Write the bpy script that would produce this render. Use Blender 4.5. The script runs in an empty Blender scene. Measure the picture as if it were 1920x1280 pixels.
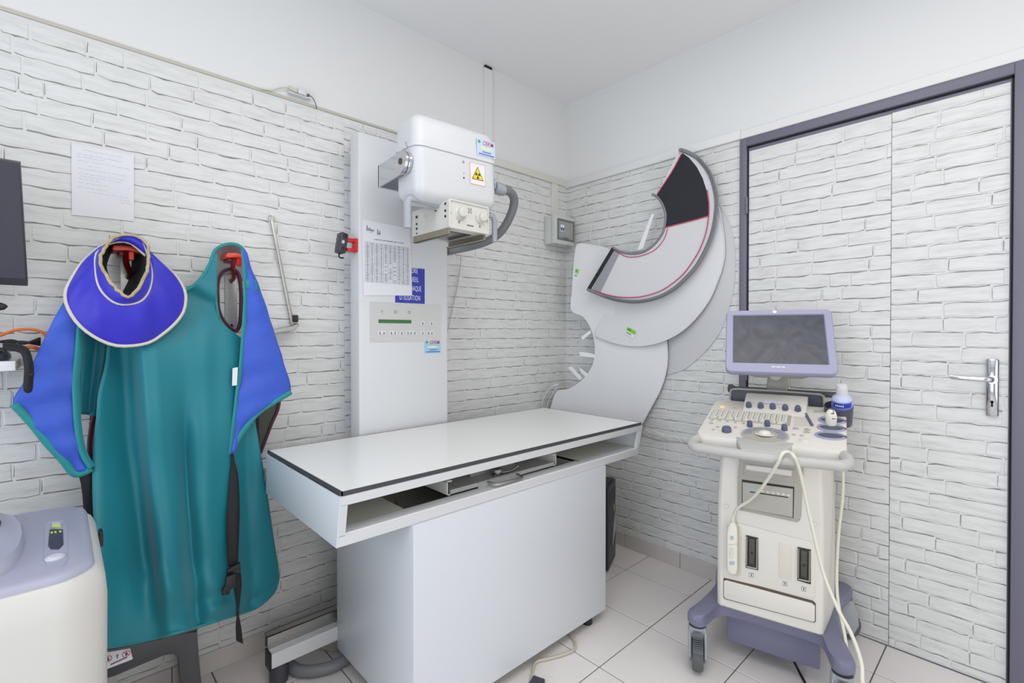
import bpy, bmesh, math, random
from mathutils import Vector, Matrix
random.seed(7)
PI = math.pi
S = bpy.context.scene
COL = S.collection
# ------------------------------------------------------------------ camera
CX, CY, CZ = -2.31244, -1.97545, 1.2
YAW, PITCH, FPX, CPY = 0.81797, 0.00827, 907.37, 630.8
cd = bpy.data.cameras.new('camera'); cam = bpy.data.objects.new('camera', cd); COL.objects.link(cam)
cd.sensor_fit = 'HORIZONTAL'; cd.sensor_width = 36.0
cd.lens = FPX / 1920 * 36.0
cd.shift_y = -(640 - CPY) / 1920
cd.clip_start = 0.02
cam.location = (CX, CY, CZ)
cam.rotation_euler = (PI / 2 - PITCH, 0, YAW - PI / 2)
S.camera = cam
# ------------------------------------------------------------------ world, lamps, exposure
w = bpy.data.worlds.new('world'); S.world = w; w.use_nodes = True
w.node_tree.nodes['Background'].inputs[0].default_value = (0.75, 0.83, 1.0, 1)
w.node_tree.nodes['Background'].inputs[1].default_value = 0.6
def area(name, loc, rot, sx, sy, power, col):
    l = bpy.data.lights.new(name, 'AREA'); l.shape = 'RECTANGLE'; l.size = sx; l.size_y = sy
    l.energy = power; l.color = col
    o = bpy.data.objects.new(name, l); COL.objects.link(o); o.location = loc; o.rotation_euler = rot
    return o
area('ceiling_lamp', (-1.60, -1.75, 2.57), (0, 0, 0), 1.7, 1.3, 22, (1.0, 0.98, 0.95))
area('fill_back', (-1.9, -3.95, 1.30), (PI / 2, 0, 0), 2.2, 2.0, 25, (1.0, 0.995, 0.985))  # unseen fill light added at the back wall to lift walls and low areas
area('window_side', (-4.1, -1.6, 1.20), (0, -PI / 2, 0), 1.6, 1.6, 36, (0.76, 0.87, 1.0))
S.view_settings.view_transform = 'Standard'; S.view_settings.look = 'None'
S.view_settings.gamma = 1.0; S.view_settings.use_curve_mapping = False
S.view_settings.exposure = -0.24

# ------------------------------------------------------------------ helpers: points
_F = Vector((math.cos(YAW) * math.cos(PITCH), math.sin(YAW) * math.cos(PITCH), -math.sin(PITCH)))
_R = Vector((math.sin(YAW), -math.cos(YAW), 0)); _U = _R.cross(_F)
_C = Vector((CX, CY, CZ))
def ray(u, v): return _F + _R * ((u - 960) / FPX) - _U * ((v - CPY) / FPX)
def at(u, v, ax, c):
    """point of the real plane ax = c (metres) seen at measured position u, v of the photograph"""
    d = ray(u, v); i = 'xyz'.index(ax)
    return _C + d * ((c - _C[i]) / d[i])
def px(P):
    P = Vector(P) - _C; z = P.dot(_F)
    return 960 + FPX * P.dot(_R) / z, CPY - FPX * P.dot(_U) / z
# ------------------------------------------------------------------ helpers: materials
def lin(c):
    return tuple((x / 255 / 12.92 if x / 255 <= 0.04045 else ((x / 255 + 0.055) / 1.055) ** 2.4) for x in c)
_M = {}
def mat(name, rgb, rough=0.5, metal=0.0, noise=0.0, nscale=8.0, bump=0.0, bscale=60.0, stretch=(1, 1, 1), coat=0.0,
        emit=0.0, trans=0.0, alpha=1.0, spec=0.5, sheen=0.0):
    if name in _M: return _M[name]
    m = bpy.data.materials.new(name); m.use_nodes = True
    nt = m.node_tree; b = nt.nodes['Principled BSDF']; c = lin(rgb)
    b.inputs['Base Color'].default_value = (*c, 1)
    b.inputs['Roughness'].default_value = rough; b.inputs['Metallic'].default_value = metal
    b.inputs['Specular IOR Level'].default_value = spec
    b.inputs['Coat Weight'].default_value = coat; b.inputs['Coat Roughness'].default_value = 0.1
    b.inputs['Transmission Weight'].default_value = trans
    b.inputs['Alpha'].default_value = alpha
    b.inputs['Sheen Weight'].default_value = sheen
    if emit:
        b.inputs['Emission Color'].default_value = (*c, 1); b.inputs['Emission Strength'].default_value = emit
    if noise or bump:
        g = nt.nodes.new('ShaderNodeNewGeometry'); mp = nt.nodes.new('ShaderNodeMapping')
        mp.inputs['Scale'].default_value = stretch
        nt.links.new(g.outputs['Position'], mp.inputs['Vector'])
        n = nt.nodes.new('ShaderNodeTexNoise'); n.inputs['Scale'].default_value = nscale; n.inputs['Detail'].default_value = 5
        nt.links.new(mp.outputs[0], n.inputs['Vector'])
        if noise:
            r = nt.nodes.new('ShaderNodeMapRange')
            r.inputs[1].default_value = 0.3; r.inputs[2].default_value = 0.7
            r.inputs[3].default_value = 1 - noise; r.inputs[4].default_value = 1 + noise * 0.5
            nt.links.new(n.outputs['Fac'], r.inputs[0])
            mx = nt.nodes.new('ShaderNodeMix'); mx.data_type = 'RGBA'; mx.blend_type = 'MULTIPLY'
            mx.inputs[0].default_value = 1.0
            mx.inputs[6].default_value = (*c, 1)
            nt.links.new(r.outputs[0], mx.inputs[7]); nt.links.new(mx.outputs[2], b.inputs['Base Color'])
        if bump:
            n2 = nt.nodes.new('ShaderNodeTexNoise'); n2.inputs['Scale'].default_value = bscale; n2.inputs['Detail'].default_value = 4
            nt.links.new(mp.outputs[0], n2.inputs['Vector'])
            bp = nt.nodes.new('ShaderNodeBump'); bp.inputs['Strength'].default_value = bump; bp.inputs['Distance'].default_value = 0.01
            nt.links.new(n2.outputs['Fac'], bp.inputs['Height']); nt.links.new(bp.outputs[0], b.inputs['Normal'])
    _M[name] = m
    return m
# ------------------------------------------------------------------ helpers: objects
def obj(name, bm, m, parent=None, label=None, smooth=40, local=False, mods=None, kind=None):
    bmesh.ops.remove_doubles(bm, verts=bm.verts, dist=1e-6)
    bmesh.ops.recalc_face_normals(bm, faces=bm.faces)
    me = bpy.data.meshes.new(name); bm.to_mesh(me); bm.free()
    ms = m if isinstance(m, (list, tuple)) else [m]
    for k in ms: me.materials.append(k)
    o = bpy.data.objects.new(name, me); COL.objects.link(o)
    if parent is not None:
        o.parent = parent
        root = parent
        while root.parent: root = root.parent
        if not local and not root.get('_local'):
            loc = Vector(root.get('_loc', (0, 0, 0)))
            me.transform(Matrix.Translation(-loc))
    if smooth:
        me.polygons.foreach_set('use_smooth', [True] * len(me.polygons))
        try: me.set_sharp_from_angle(angle=math.radians(smooth))
        except Exception: pass
    if label: o['label'] = label
    if kind: o['kind'] = kind
    for f in (mods or []): f(o)
    return o
def solid(t, off=0.0):
    def f(o):
        d = o.modifiers.new('thick', 'SOLIDIFY'); d.thickness = t; d.offset = off
    return f
def subd(n):
    def f(o):
        d = o.modifiers.new('smooth', 'SUBSURF'); d.levels = n; d.render_levels = n
    return f
def bevel(wd, seg=2):
    def f(o):
        d = o.modifiers.new('bevel', 'BEVEL'); d.width = wd; d.segments = seg; d.limit_method = 'ANGLE'; d.angle_limit = math.radians(40)
        d.harden_normals = False
    return f
def thing(name, label, cat, loc=(0, 0, 0), rotz=0.0, group=None, local=False, rot=None):
    o = bpy.data.objects.new(name, None); COL.objects.link(o)
    o.empty_display_size = 0.05
    o.location = loc; o.rotation_euler = rot if rot else (0, 0, rotz)
    o['label'] = label; o['category'] = cat
    if group: o['group'] = group
    if local: o['_local'] = 1
    o['_loc'] = tuple(loc)
    return o
def tag(o, label, cat, group=None):
    o['label'] = label; o['category'] = cat
    if group: o['group'] = group
    return o
def struct(o):
    o['kind'] = 'structure'; return o
# ------------------------------------------------------------------ helpers: shapes
def nb(): return bmesh.new()
def box(bm, x0, x1, y0, y1, z0, z1, bev=0.0, seg=2, M=None):
    vs = [bm.verts.new((x, y, z)) for z in (z0, z1) for y in (y0, y1) for x in (x0, x1)]
    fs = []
    for a in ((0, 1, 3, 2), (4, 6, 7, 5), (0, 4, 5, 1), (2, 3, 7, 6), (0, 2, 6, 4), (1, 5, 7, 3)):
        fs.append(bm.faces.new([vs[i] for i in a]))
    if bev:
        es = list({e for f in fs for e in f.edges})
        r = bmesh.ops.bevel(bm, geom=es, offset=bev, segments=seg, profile=0.5, affect='EDGES')
        vs = list({v for f in r['faces'] for v in f.verts} | {v for v in vs if v.is_valid})
    if M is not None: bmesh.ops.transform(bm, matrix=M, verts=[v for v in vs if v.is_valid])
    return bm
def B(*a, **k): return box(nb(), *a, **k)
def prism(bm, pts, d, bev=0.0, seg=2):
    """closed outline pts (3-D, planar) swept by vector d"""
    d = Vector(d)
    a = [bm.verts.new(Vector(p)) for p in pts]; b = [bm.verts.new(Vector(p) + d) for p in pts]
    n = len(pts); fs = [bm.faces.new(a), bm.faces.new(b[::-1])]
    for i in range(n): fs.append(bm.faces.new([a[i], b[i], b[(i + 1) % n], a[(i + 1) % n]]))
    bmesh.ops.recalc_face_normals(bm, faces=fs)
    if bev:
        es = list({e for e in fs[0].edges} | {e for e in fs[1].edges})
        bmesh.ops.bevel(bm, geom=es, offset=bev, segments=seg, profile=0.5, affect='EDGES')
    return bm
def P(*a, **k): return prism(nb(), *a, **k)
def spline(pts, n=8, closed=False):
    pts = [Vector(p) for p in pts]; m = len(pts); out = []
    if m < 3: return pts
    for i in range(m if closed else m - 1):
        if closed: p0, p1, p2, p3 = pts[i - 1], pts[i], pts[(i + 1) % m], pts[(i + 2) % m]
        else: p0, p1, p2, p3 = pts[max(i - 1, 0)], pts[i], pts[i + 1], pts[min(i + 2, m - 1)]
        for k in range(n):
            t = k / n; t2 = t * t; t3 = t2 * t
            out.append(0.5 * ((2 * p1) + (p2 - p0) * t + (2 * p0 - 5 * p1 + 4 * p2 - p3) * t2 + (3 * p1 - p0 - 3 * p2 + p3) * t3))
    if not closed: out.append(pts[-1])
    return out
def tube(bm, path, r, ns=10, closed=False, flat=None):
    """r: number or function(t); flat: (sx, sy) squashes the section"""
    path = [Vector(p) for p in path]; n = len(path); rings = []
    nrm = None
    for i, p in enumerate(path):
        if closed: t = path[(i + 1) % n] - path[i - 1]
        else: t = path[min(i + 1, n - 1)] - path[max(i - 1, 0)]
        t.normalize()
        if nrm is None:
            nrm = t.orthogonal().normalized()
            if abs(t.z) < 0.9: nrm = (Vector((0, 0, 1)) - t * t.z).normalized()
        else:
            nrm = (nrm - t * nrm.dot(t))
            nrm = nrm.normalized() if nrm.length > 1e-6 else t.orthogonal().normalized()
        bn = t.cross(nrm)
        rr = r(i / max(1, n - 1)) if callable(r) else r
        sx, sy = flat if flat else (1, 1)
        rings.append([bm.verts.new(p + nrm * (math.cos(a) * rr * sx) + bn * (math.sin(a) * rr * sy)) for a in [2 * PI * k / ns for k in range(ns)]])
    for i in range(n if closed else n - 1):
        a, b = rings[i], rings[(i + 1) % n]
        for k in range(ns): bm.faces.new([a[k], a[(k + 1) % ns], b[(k + 1) % ns], b[k]])
    if not closed:
        bm.faces.new(rings[0][::-1]); bm.faces.new(rings[-1])
    return bm
def T(*a, **k): return tube(nb(), *a, **k)
def cyl(bm, p, q, r, ns=20, r2=None, bev=0.0):
    p = Vector(p); q = Vector(q); t = (q - p); L = t.length; t.normalize()
    n = t.orthogonal().normalized(); b = t.cross(n); r2 = r if r2 is None else r2
    secs = [(0, r), (L, r2)] if not bev else [(0, r - bev), (bev, r), (L - bev, r2), (L, r2 - bev)]
    rings = [[bm.verts.new(p + t * h + (n * math.cos(2 * PI * k / ns) + b * math.sin(2 * PI * k / ns)) * rr) for k in range(ns)] for h, rr in secs]
    for a, c in zip(rings, rings[1:]):
        for k in range(ns): bm.faces.new([a[k], a[(k + 1) % ns], c[(k + 1) % ns], c[k]])
    bm.faces.new(rings[0][::-1]); bm.faces.new(rings[-1])
    return bm
def Cy(*a, **k): return cyl(nb(), *a, **k)
def lathe(bm, o, prof, ns=24, axis=(0, 0, 1), sx=1.0, sy=1.0):
    o = Vector(o); t = Vector(axis).normalized()
    n = Vector((1, 0, 0)) if abs(t.x) < 0.9 else Vector((0, 1, 0)); n = (n - t * n.dot(t)).normalized(); b = t.cross(n)
    rings = [[bm.verts.new(o + t * h + n * (math.cos(2 * PI * k / ns) * r * sx) + b * (math.sin(2 * PI * k / ns) * r * sy)) for k in range(ns)] for r, h in prof]
    for a, c in zip(rings, rings[1:]):
        for k in range(ns): bm.faces.new([a[k], a[(k + 1) % ns], c[(k + 1) % ns], c[k]])
    bm.faces.new(rings[0][::-1]); bm.faces.new(rings[-1])
    return bm
def L(*a, **k): return lathe(nb(), *a, **k)
def rrect(x0, x1, y0, y1, r, n=5):
    r = max(1e-4, min(r, (x1 - x0) / 2 - 1e-5, (y1 - y0) / 2 - 1e-5)); out = []
    for cx, cy, a0 in ((x1 - r, y1 - r, 0), (x0 + r, y1 - r, PI / 2), (x0 + r, y0 + r, PI), (x1 - r, y0 + r, 1.5 * PI)):
        for k in range(n + 1):
            a = a0 + PI / 2 * k / n; out.append((cx + r * math.cos(a), cy + r * math.sin(a)))
    return out
def loft(bm, rings, cap=True, closed=True):
    vr = [[bm.verts.new(Vector(p)) for p in r] for r in rings]; n = len(vr[0])
    for a, c in zip(vr, vr[1:]):
        for k in range(n if closed else n - 1): bm.faces.new([a[k], a[(k + 1) % n], c[(k + 1) % n], c[k]])
    if cap: bm.faces.new(vr[0][::-1]); bm.faces.new(vr[-1])
    return bm
def rloft(x0, x1, y0, y1, r, secs, n=5):
    """stack of rounded rectangles: secs = (z, inset)"""
    return loft(nb(), [[(a, b, z) for a, b in rrect(x0 + i, x1 - i, y0 + i, y1 - i, max(r - i * 0.5, 0.002), n)] for z, i in secs])
def card(o, rt, up, pts, d=0.0006):
    """thin plate whose outline pts (a, b) lies in the plane at o with axes rt, up; it stands d proud along rt x up"""
    o = Vector(o); rt = Vector(rt); up = Vector(up); nn = rt.cross(up).normalized() * d
    return prism(nb(), [o + rt * a + up * b for a, b in pts], nn)
def rect(w0, h0, w1, h1): return [(w0, h0), (w1, h0), (w1, h1), (w0, h1)]
def quads(o, rt, up, rects, d=0.0006):
    """several flat printed marks joined: rects = list of outlines"""
    bm = nb(); o = Vector(o); rt = Vector(rt); up = Vector(up); nn = rt.cross(up).normalized() * d
    for q in rects:
        bm.faces.new([bm.verts.new(o + rt * a + up * b + nn) for a, b in q])
    return bm
def text(s, size, o, rt, up, sx=1.0, align='CENTER', d=0.0008, shear=0.0, bold=0.0):
    c = bpy.data.curves.new('t', 'FONT'); c.body = s; c.size = size; c.align_x = align; c.shear = shear; c.offset = bold; c.space_character = 1.14
    c.resolution_u = 3
    to = bpy.data.objects.new('t', c); COL.objects.link(to)
    bpy.context.view_layer.update()
    me = bpy.data.meshes.new_from_object(to.evaluated_get(bpy.context.evaluated_depsgraph_get()))
    bpy.data.objects.remove(to); bpy.data.curves.remove(c)
    o = Vector(o); rt = Vector(rt).normalized(); up = Vector(up).normalized(); nn = rt.cross(up).normalized() * d
    bm = nb(); bm.from_mesh(me); bpy.data.meshes.remove(me)
    for v in bm.verts: v.co = o + rt * (v.co.x * sx) + up * v.co.y + nn
    return bm
def sheet(rows, m=4, nc=12, disp=None):
    """cloth: rows = polylines of 3-D points from top to bottom, each resampled to nc columns; disp(s, t, p) -> offset vector"""
    def resample(pl):
        pl = [Vector(p) for p in pl]; ds = [0]
        for a, b in zip(pl, pl[1:]): ds.append(ds[-1] + (b - a).length)
        tot = ds[-1] or 1; out = []
        for k in range(nc + 1):
            t = k / nc * tot; i = 0
            while i < len(pl) - 2 and ds[i + 1] < t: i += 1
            seg = (ds[i + 1] - ds[i]) or 1
            out.append(pl[i].lerp(pl[i + 1], max(0, min(1, (t - ds[i]) / seg))))
        return out
    R = [resample(r) for r in rows]; cols = []
    for k in range(nc + 1): cols.append(spline([r[k] for r in R], m) if len(R) > 2 else [R[0][k].lerp(R[1][k], i / m) for i in range(m + 1)])
    bm = nb(); nr = len(cols[0])
    vs = [[None] * (nc + 1) for _ in range(nr)]
    for k in range(nc + 1):
        for j in range(nr):
            p = cols[k][j].copy()
            if disp: p += disp(k / nc, j / (nr - 1), p)
            vs[j][k] = bm.verts.new(p)
    for j in range(nr - 1):
        for k in range(nc): bm.faces.new([vs[j][k], vs[j][k + 1], vs[j + 1][k + 1], vs[j + 1][k]])
    return bm
def joinbm(*bms):
    out = nb()
    for b in bms:
        me = bpy.data.meshes.new('j'); b.to_mesh(me); b.free(); out.from_mesh(me); bpy.data.meshes.remove(me)
    return out
# ------------------------------------------------------------------ materials of the room
m_paint = mat('white_paint', (230, 230, 229), 0.7, bump=0.03, bscale=120)
m_ceil = mat('ceiling_paint', (244, 244, 244), 0.8)
m_trim = mat('cream_trim', (221, 219, 211), 0.5)
m_grout = mat('tile_grout', (120, 112, 108), 0.9)
m_tile = mat('beige_floor_tile', (232, 226, 223), 0.42, noise=0.06, nscale=3.0, bump=0.02, bscale=90)
m_btile = mat('skirting_tile', (206, 198, 194), 0.45, noise=0.05, nscale=5.0)
m_frame = mat('slate_door_paint', (112, 110, 126), 0.45, bump=0.05, bscale=40, stretch=(1, 1, 0.1))
m_dark = mat('dark_gap', (30, 28, 34), 0.8)
m_steel = mat('chrome', (205, 207, 212), 0.12, 1.0)
m_sheetm = mat('wallpaper_mortar', (222, 222, 220), 0.55)
def brick_mat():
    m = mat('wallpaper_brick', (222, 222, 220), 0.48)
    nt = m.node_tree; b = nt.nodes['Principled BSDF']
    g = nt.nodes.new('ShaderNodeNewGeometry'); mp = nt.nodes.new('ShaderNodeMapping'); mp.inputs['Scale'].default_value = (1, 1, 6.5)
    nt.links.new(g.outputs['Position'], mp.inputs['Vector'])
    n = nt.nodes.new('ShaderNodeTexNoise'); n.inputs['Scale'].default_value = 9; n.inputs['Detail'].default_value = 8; n.inputs['Roughness'].default_value = 0.65
    nt.links.new(mp.outputs[0], n.inputs['Vector'])
    r = nt.nodes.new('ShaderNodeValToRGB')
    e = r.color_ramp.elements
    e[0].position = 0.30; e[0].color = (*lin((206, 206, 204)), 1)
    e[1].position = 0.52; e[1].color = (*lin((223, 223, 221)), 1)
    k = r.color_ramp.elements.new(0.75); k.color = (*lin((231, 231, 229)), 1)
    nt.links.new(n.outputs['Fac'], r.inputs[0]); nt.links.new(r.outputs[0], b.inputs['Base Color'])
    n2 = nt.nodes.new('ShaderNodeTexNoise'); n2.inputs['Scale'].default_value = 5; n2.inputs['Detail'].default_value = 6
    nt.links.new(mp.outputs[0], n2.inputs['Vector'])
    bp = nt.nodes.new('ShaderNodeBump'); bp.inputs['Strength'].default_value = 0.14; bp.inputs['Distance'].default_value = 0.012
    nt.links.new(n2.outputs['Fac'], bp.inputs['Height']); nt.links.new(bp.outputs[0], b.inputs['Normal'])
    return m
m_brick = brick_mat()
m_joint = mat('printed_joint_line', (146, 145, 142), 0.6, noise=0.45, nscale=30)
# ------------------------------------------------------------------ floor
floor = struct(obj('floor', B(-4.2, 0, -4.0, 0, -0.06, -0.004), m_grout, smooth=0))
TX, TY, TS = -0.2206, -0.5874, 0.34066
tile_meshes = []
def tile(x0, x1, y0, y1):
    g = 0.0022
    return obj('tile', B(x0 + g, x1 - g, y0 + g, y1 - g, -0.005, 0.0 - random.uniform(0, 0.0003), 0.0012, 1), m_tile, floor, smooth=0)
xs = [0.0] + [TX - i * TS for i in range(0, 12)] + [-4.2]
ys = [0.0] + [TY + TS] + [TY - j * TS for j in range(0, 11)] + [-4.0]
for i in range(len(xs) - 1):
    for j in range(len(ys) - 1):
        if xs[i] - xs[i + 1] > 0.02 and ys[j] - ys[j + 1] > 0.02: tile(xs[i + 1], xs[i], ys[j + 1], ys[j])
ceiling = struct(obj('ceiling', B(-4.3, 0.1, -4.1, 0.1, 2.612, 2.7), m_ceil, smooth=0))
# ------------------------------------------------------------------ walls
wallA = struct(obj('wall_left', B(-4.2, 0, 0.0, 0.1, -0.06, 2.612), m_paint, smooth=0))
wb = nb()
box(wb, 0, 0.1, -1.058, 0.1, -0.06, 2.612); box(wb, 0, 0.1, -4.0, -1.992, -0.06, 2.612); box(wb, 0, 0.1, -1.992, -1.058, 2.088, 2.612); box(wb, 0.05, 0.1, -1.992, -1.058, -0.06, 2.088)  # last box: unseen plate added behind the door to stop a light leak
wallB = struct(obj('wall_right', wb, m_paint, smooth=0))
struct(obj('wall_back', B(-4.2, 0, -4.1, -4.0, -0.06, 2.612), m_paint, smooth=0))
struct(obj('wall_side', B(-4.3, -4.2, -4.0, 0.1, -0.06, 2.612), m_paint, smooth=0))
def sheetA(bm): return obj('wallpaper', bm, m_sheetm, wallA, smooth=0)
sheetA(B(-3.0, 0, -0.0012, 0, 0.066, 2.103))
obj('wallpaper', B(-0.0012, 0, -1.058, 0, 0.066, 2.103), m_sheetm, wallB, smooth=0)
# ------------------------------------------------------------------ printed bricks of the wallpaper, each its own low relief piece
def brick_bm(mp, s0, s1, t0, t1, flip, clip, base, left_line):
    """mp(s, t, out) -> world. the printed shadow line lies along the lower edge (upper edge where the strip hangs upside down)"""
    g = 0.0022; h = 0.0014
    s0 += g; s1 -= g; t0 += g + 0.001; t1 -= g
    w_, hh = s1 - s0, t1 - t0
    j = lambda a: random.uniform(-a, a)
    rc = random.uniform(0.004, 0.012)
    out = []
    for k in range(7):
        f = k / 6 + (j(0.03) if 0 < k < 6 else 0); out.append([s0 + w_ * f, t0 + j(0.0021)])
    out[0][0] += rc * 0.3; out[0][1] += 0.002
    out.insert(0, [s0 + j(0.001), t0 + rc])
    out.append([s1 + j(0.0015), t0 + rc * 0.5]); out.append([s1 + j(0.0015), t1 - 0.004])
    for k in range(4):
        f = 1 - k / 3; out.append([s0 + 0.003 + (w_ - 0.006) * f, t1 + j(0.0018)])
    out.append([s0 + j(0.0015), t1 - 0.005])
    strip = []
    for k in range(7):
        p = out[1 + k]; wd = max(0.0006, random.gauss(0.0022, 0.0012)) * (0.25 if random.random() < 0.18 else 1)
        strip.append((p[0], p[1] + 0.001, p[1] - wd))
    if flip:
        F = lambda p: [s0 + s1 - p[0], t0 + t1 - p[1]]
        out = [F(p) for p in out]
        strip = [(s0 + s1 - a, t0 + t1 - b, t0 + t1 - c) for a, b, c in strip]
    cl = lambda s, t: (min(max(s, clip[0]), clip[1]), min(max(t, clip[2]), clip[3]))
    bm = nb(); n = len(out)
    cs = sum(p[0] for p in out) / n; ct = sum(p[1] for p in out) / n
    lo = [bm.verts.new(mp(*cl(*p), base)) for p in out]
    hi = [bm.verts.new(mp(*cl(p[0] + math.copysign(0.002, cs - p[0]), p[1] + math.copysign(0.0016, ct - p[1])), base + h + random.uniform(-0.0003, 0.0006))) for p in out]
    bm.faces.new(hi)
    for k in range(n): bm.faces.new([lo[k], lo[(k + 1) % n], hi[(k + 1) % n], hi[k]])
    for a, b in zip(strip, strip[1:]):
        f = bm.faces.new([bm.verts.new(mp(*cl(a[0], a[1]), base + 0.0005)), bm.verts.new(mp(*cl(b[0], b[1]), base + 0.0005)),
                          bm.verts.new(mp(*cl(b[0], b[2]), base + 0.0005)), bm.verts.new(mp(*cl(a[0], a[2]), base + 0.0005))])
        f.material_index = 1
    if left_line:
        sgn = -1 if not flip else 1
        k0, k1 = out[0], out[-1]
        wd = random.uniform(0.0008, 0.0022)
        f = bm.faces.new([bm.verts.new(mp(*cl(q[0] + dd, q[1]), base + 0.0005)) for q, dd in ((k0, 0.001 * -sgn), (k1, 0.0), (k1, sgn * wd * 0.6), (k0, sgn * wd))])
        f.material_index = 1
    return bm
def brick_field(s0, s1, tmin, tmax, phase, pitch, lmin, lmax, seed):
    random.seed(seed); res = []
    k = int((phase - tmax) / pitch) - 1
    while True:
        t1 = phase - k * pitch; t0 = t1 - pitch; k += 1
        if t0 > tmax - 0.008: continue
        if t1 < tmin + 0.008: break
        s = s0 - random.uniform(0.0, lmax * 0.9)
        while s < s1:
            l = random.uniform(lmin, lmax)
            if random.random() < 0.1: l = lmin * random.uniform(0.45, 0.8)
            if min(s + l, s1) - max(s, s0) > 0.012: res.append((s, s + l, t0, t1))
            s += l
    return res
mpA = lambda s, t, o: Vector((s, -o, t))
mpB = lambda s, t, o: Vector((-o, s, t))
def inpoly(x, y, pl):
    c = False
    for (a, b), (d, e) in zip(pl, pl[1:] + pl[:1]):
        if (b > y) != (e > y) and x < (d - a) * (y - b) / (e - b) + a: c = not c
    return c
hidden = [[(125, 560), (190, 450), (430, 455), (545, 735), (490, 780), (522, 1090), (190, 1215), (180, 950), (25, 757)],
          [(657, 250), (838, 330), (838, 790), (657, 815)], [(500, 850), (1018, 767), (1200, 795), (1140, 880), (1136, 1140), (776, 1280), (628, 1200), (628, 1030)],
          [(-400, 950), (188, 950), (188, 1280), (-400, 1280)], [(-400, 300), (40, 305), (52, 535), (-400, 535)]]
jobs = []
for (a, b, c, d) in ((-3.0, -1.432, 2.095, 11), (-1.432, 0.0, 2.063, 12)):
    for q in brick_field(a, b, 0.07, 2.10, c, 0.0528, 0.115, 0.205, d):
        u, v = px(((max(q[0], a) + min(q[1], b)) / 2, 0, (q[2] + q[3]) / 2))
        vis = -10 < u < 1930 and -10 < v < 1290 and not any(inpoly(u, v, h) for h in hidden)
        jobs.append((vis, -((q[0]) ** 2), q, (a, b, 0.068, 2.102)))
def area_of(j):
    q = j[2]; c = j[3]
    u0, v0 = px((max(q[0], c[0]), 0, q[2])); u1, v1 = px((min(q[1], c[1]), 0, q[3])); return abs(u1 - u0) * abs(v1 - v0)
def inview(j):
    q = j[2]; return q[1] > -2.5
jobs.sort(key=lambda j: (not j[0], -area_of(j) if inview(j) else 0))
rest = []
for i, (vis, _, q, c) in enumerate(jobs):
    bm = brick_bm(mpA, *q, False, c, 0.001, random.random() < 0.35)
    if i < 295: obj('brick', bm, [m_brick, m_joint], wallA, smooth=0)
    else: rest.append(bm)
obj('bricks', joinbm(*rest), [m_brick, m_joint], wallA, smooth=0, kind='stuff')
bB = brick_field(-1.058, 0.0, 0.07, 2.09, 2.063, 0.0528, 0.12, 0.2, 13)
restB = []
bB.sort(key=lambda q: -abs(q[0]) if q[2] > 0.3 else 0)
for i, q in enumerate(bB):
    bm = brick_bm(mpB, *q, False, (-1.058, 0, 0.068, 2.09), 0.001, random.random() < 0.35)
    if i < 290: obj('brick', bm, [m_brick, m_joint], wallB, smooth=0)
    else: restB.append(bm)
if restB: obj('bricks', joinbm(*restB), [m_brick, m_joint], wallB, smooth=0, kind='stuff')
random.seed(5)
# ------------------------------------------------------------------ skirting tiles
bsA = struct(obj('baseboard_left', B(-4.2, 0, -0.004, 0, 0, 0.07), m_grout, smooth=0))
e = [0.0, -0.155, -0.492, -0.832, -1.17, -1.36, -1.698, -2.04, -2.38, -2.72, -3.06]
for a, b in zip(e, e[1:]): obj('tile', B(b + 0.0015, a - 0.0015, -0.009, -0.002, 0, 0.072, 0.001, 1), m_btile, bsA, smooth=0)
bsB = struct(obj('baseboard_right', B(-0.004, 0, -1.058, 0, 0, 0.07), m_grout, smooth=0))
e = [0.0, -0.10, -0.4385, -0.768, -1.056]
for a, b in zip(e, e[1:]): obj('tile', B(-0.009, -0.002, b + 0.0015, a - 0.0015, 0, 0.078, 0.001, 1), m_btile, bsB, smooth=0)
# the glossy paper stands off the wall in a shallow ridge here
m_gloss = mat('glossy_wallpaper', (224, 224, 222), 0.12, coat=1.0, bump=1.0, bscale=60, stretch=(1, 1, 2.0))
rg = []
for k in range(15):
    t = k / 14; y_ = -0.50 - 0.345 * t; zc_ = 0.655 - 0.004 * t + 0.004 * math.sin(9 * t); hh = (0.024 + 0.006 * math.sin(5 * t + 1)) * (0.35 + 0.65 * math.sin(PI * t) ** 0.5); dd = 0.008 * (0.2 + 0.8 * math.sin(PI * t) ** 0.5)
    rg.append([Vector((-0.0022 - dd * math.sin(PI * i / 8), y_, zc_ + hh * math.cos(PI * i / 8))) for i in range(9)])
obj('wallpaper_ridge', loft(nb(), rg, cap=False, closed=False), m_gloss, wallB, smooth=180)
# ------------------------------------------------------------------ trims and cable ducts
struct(obj('trim_1', joinbm(B(-4.2, -1.1, -0.007, 0, 2.1035, 2.110, 0.002, 1), B(-4.2, -1.1, -0.004, 0, 2.1105, 2.116, 0.001, 1)), mat('beige_ledge', (206, 202, 190), 0.55)))
struct(obj('trim_2', B(-1.1, 0, -0.016, 0, 2.100, 2.140, 0.003, 2), m_trim))
struct(obj('trim_3', joinbm(B(-0.016, 0, -1.06, 0, 2.092, 2.134, 0.003, 2), B(-0.008, 0, -2.6, -1.06, 2.092, 2.132, 0.002, 1)), m_paint))
tr4 = struct(obj('trim_4', B(-0.668, -0.614, -0.012, 0, 2.14, 2.598, 0.002, 1), m_paint))
obj('duct_end', B(-0.664, -0.618, -0.0115, 0, 2.595, 2.6105), m_dark, tr4, label='dark open end of the cable duct')
struct(obj('trim_5', B(-0.142, -0.088, -0.014, 0, 1.885, 2.100, 0.002, 1), m_trim))
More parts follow.
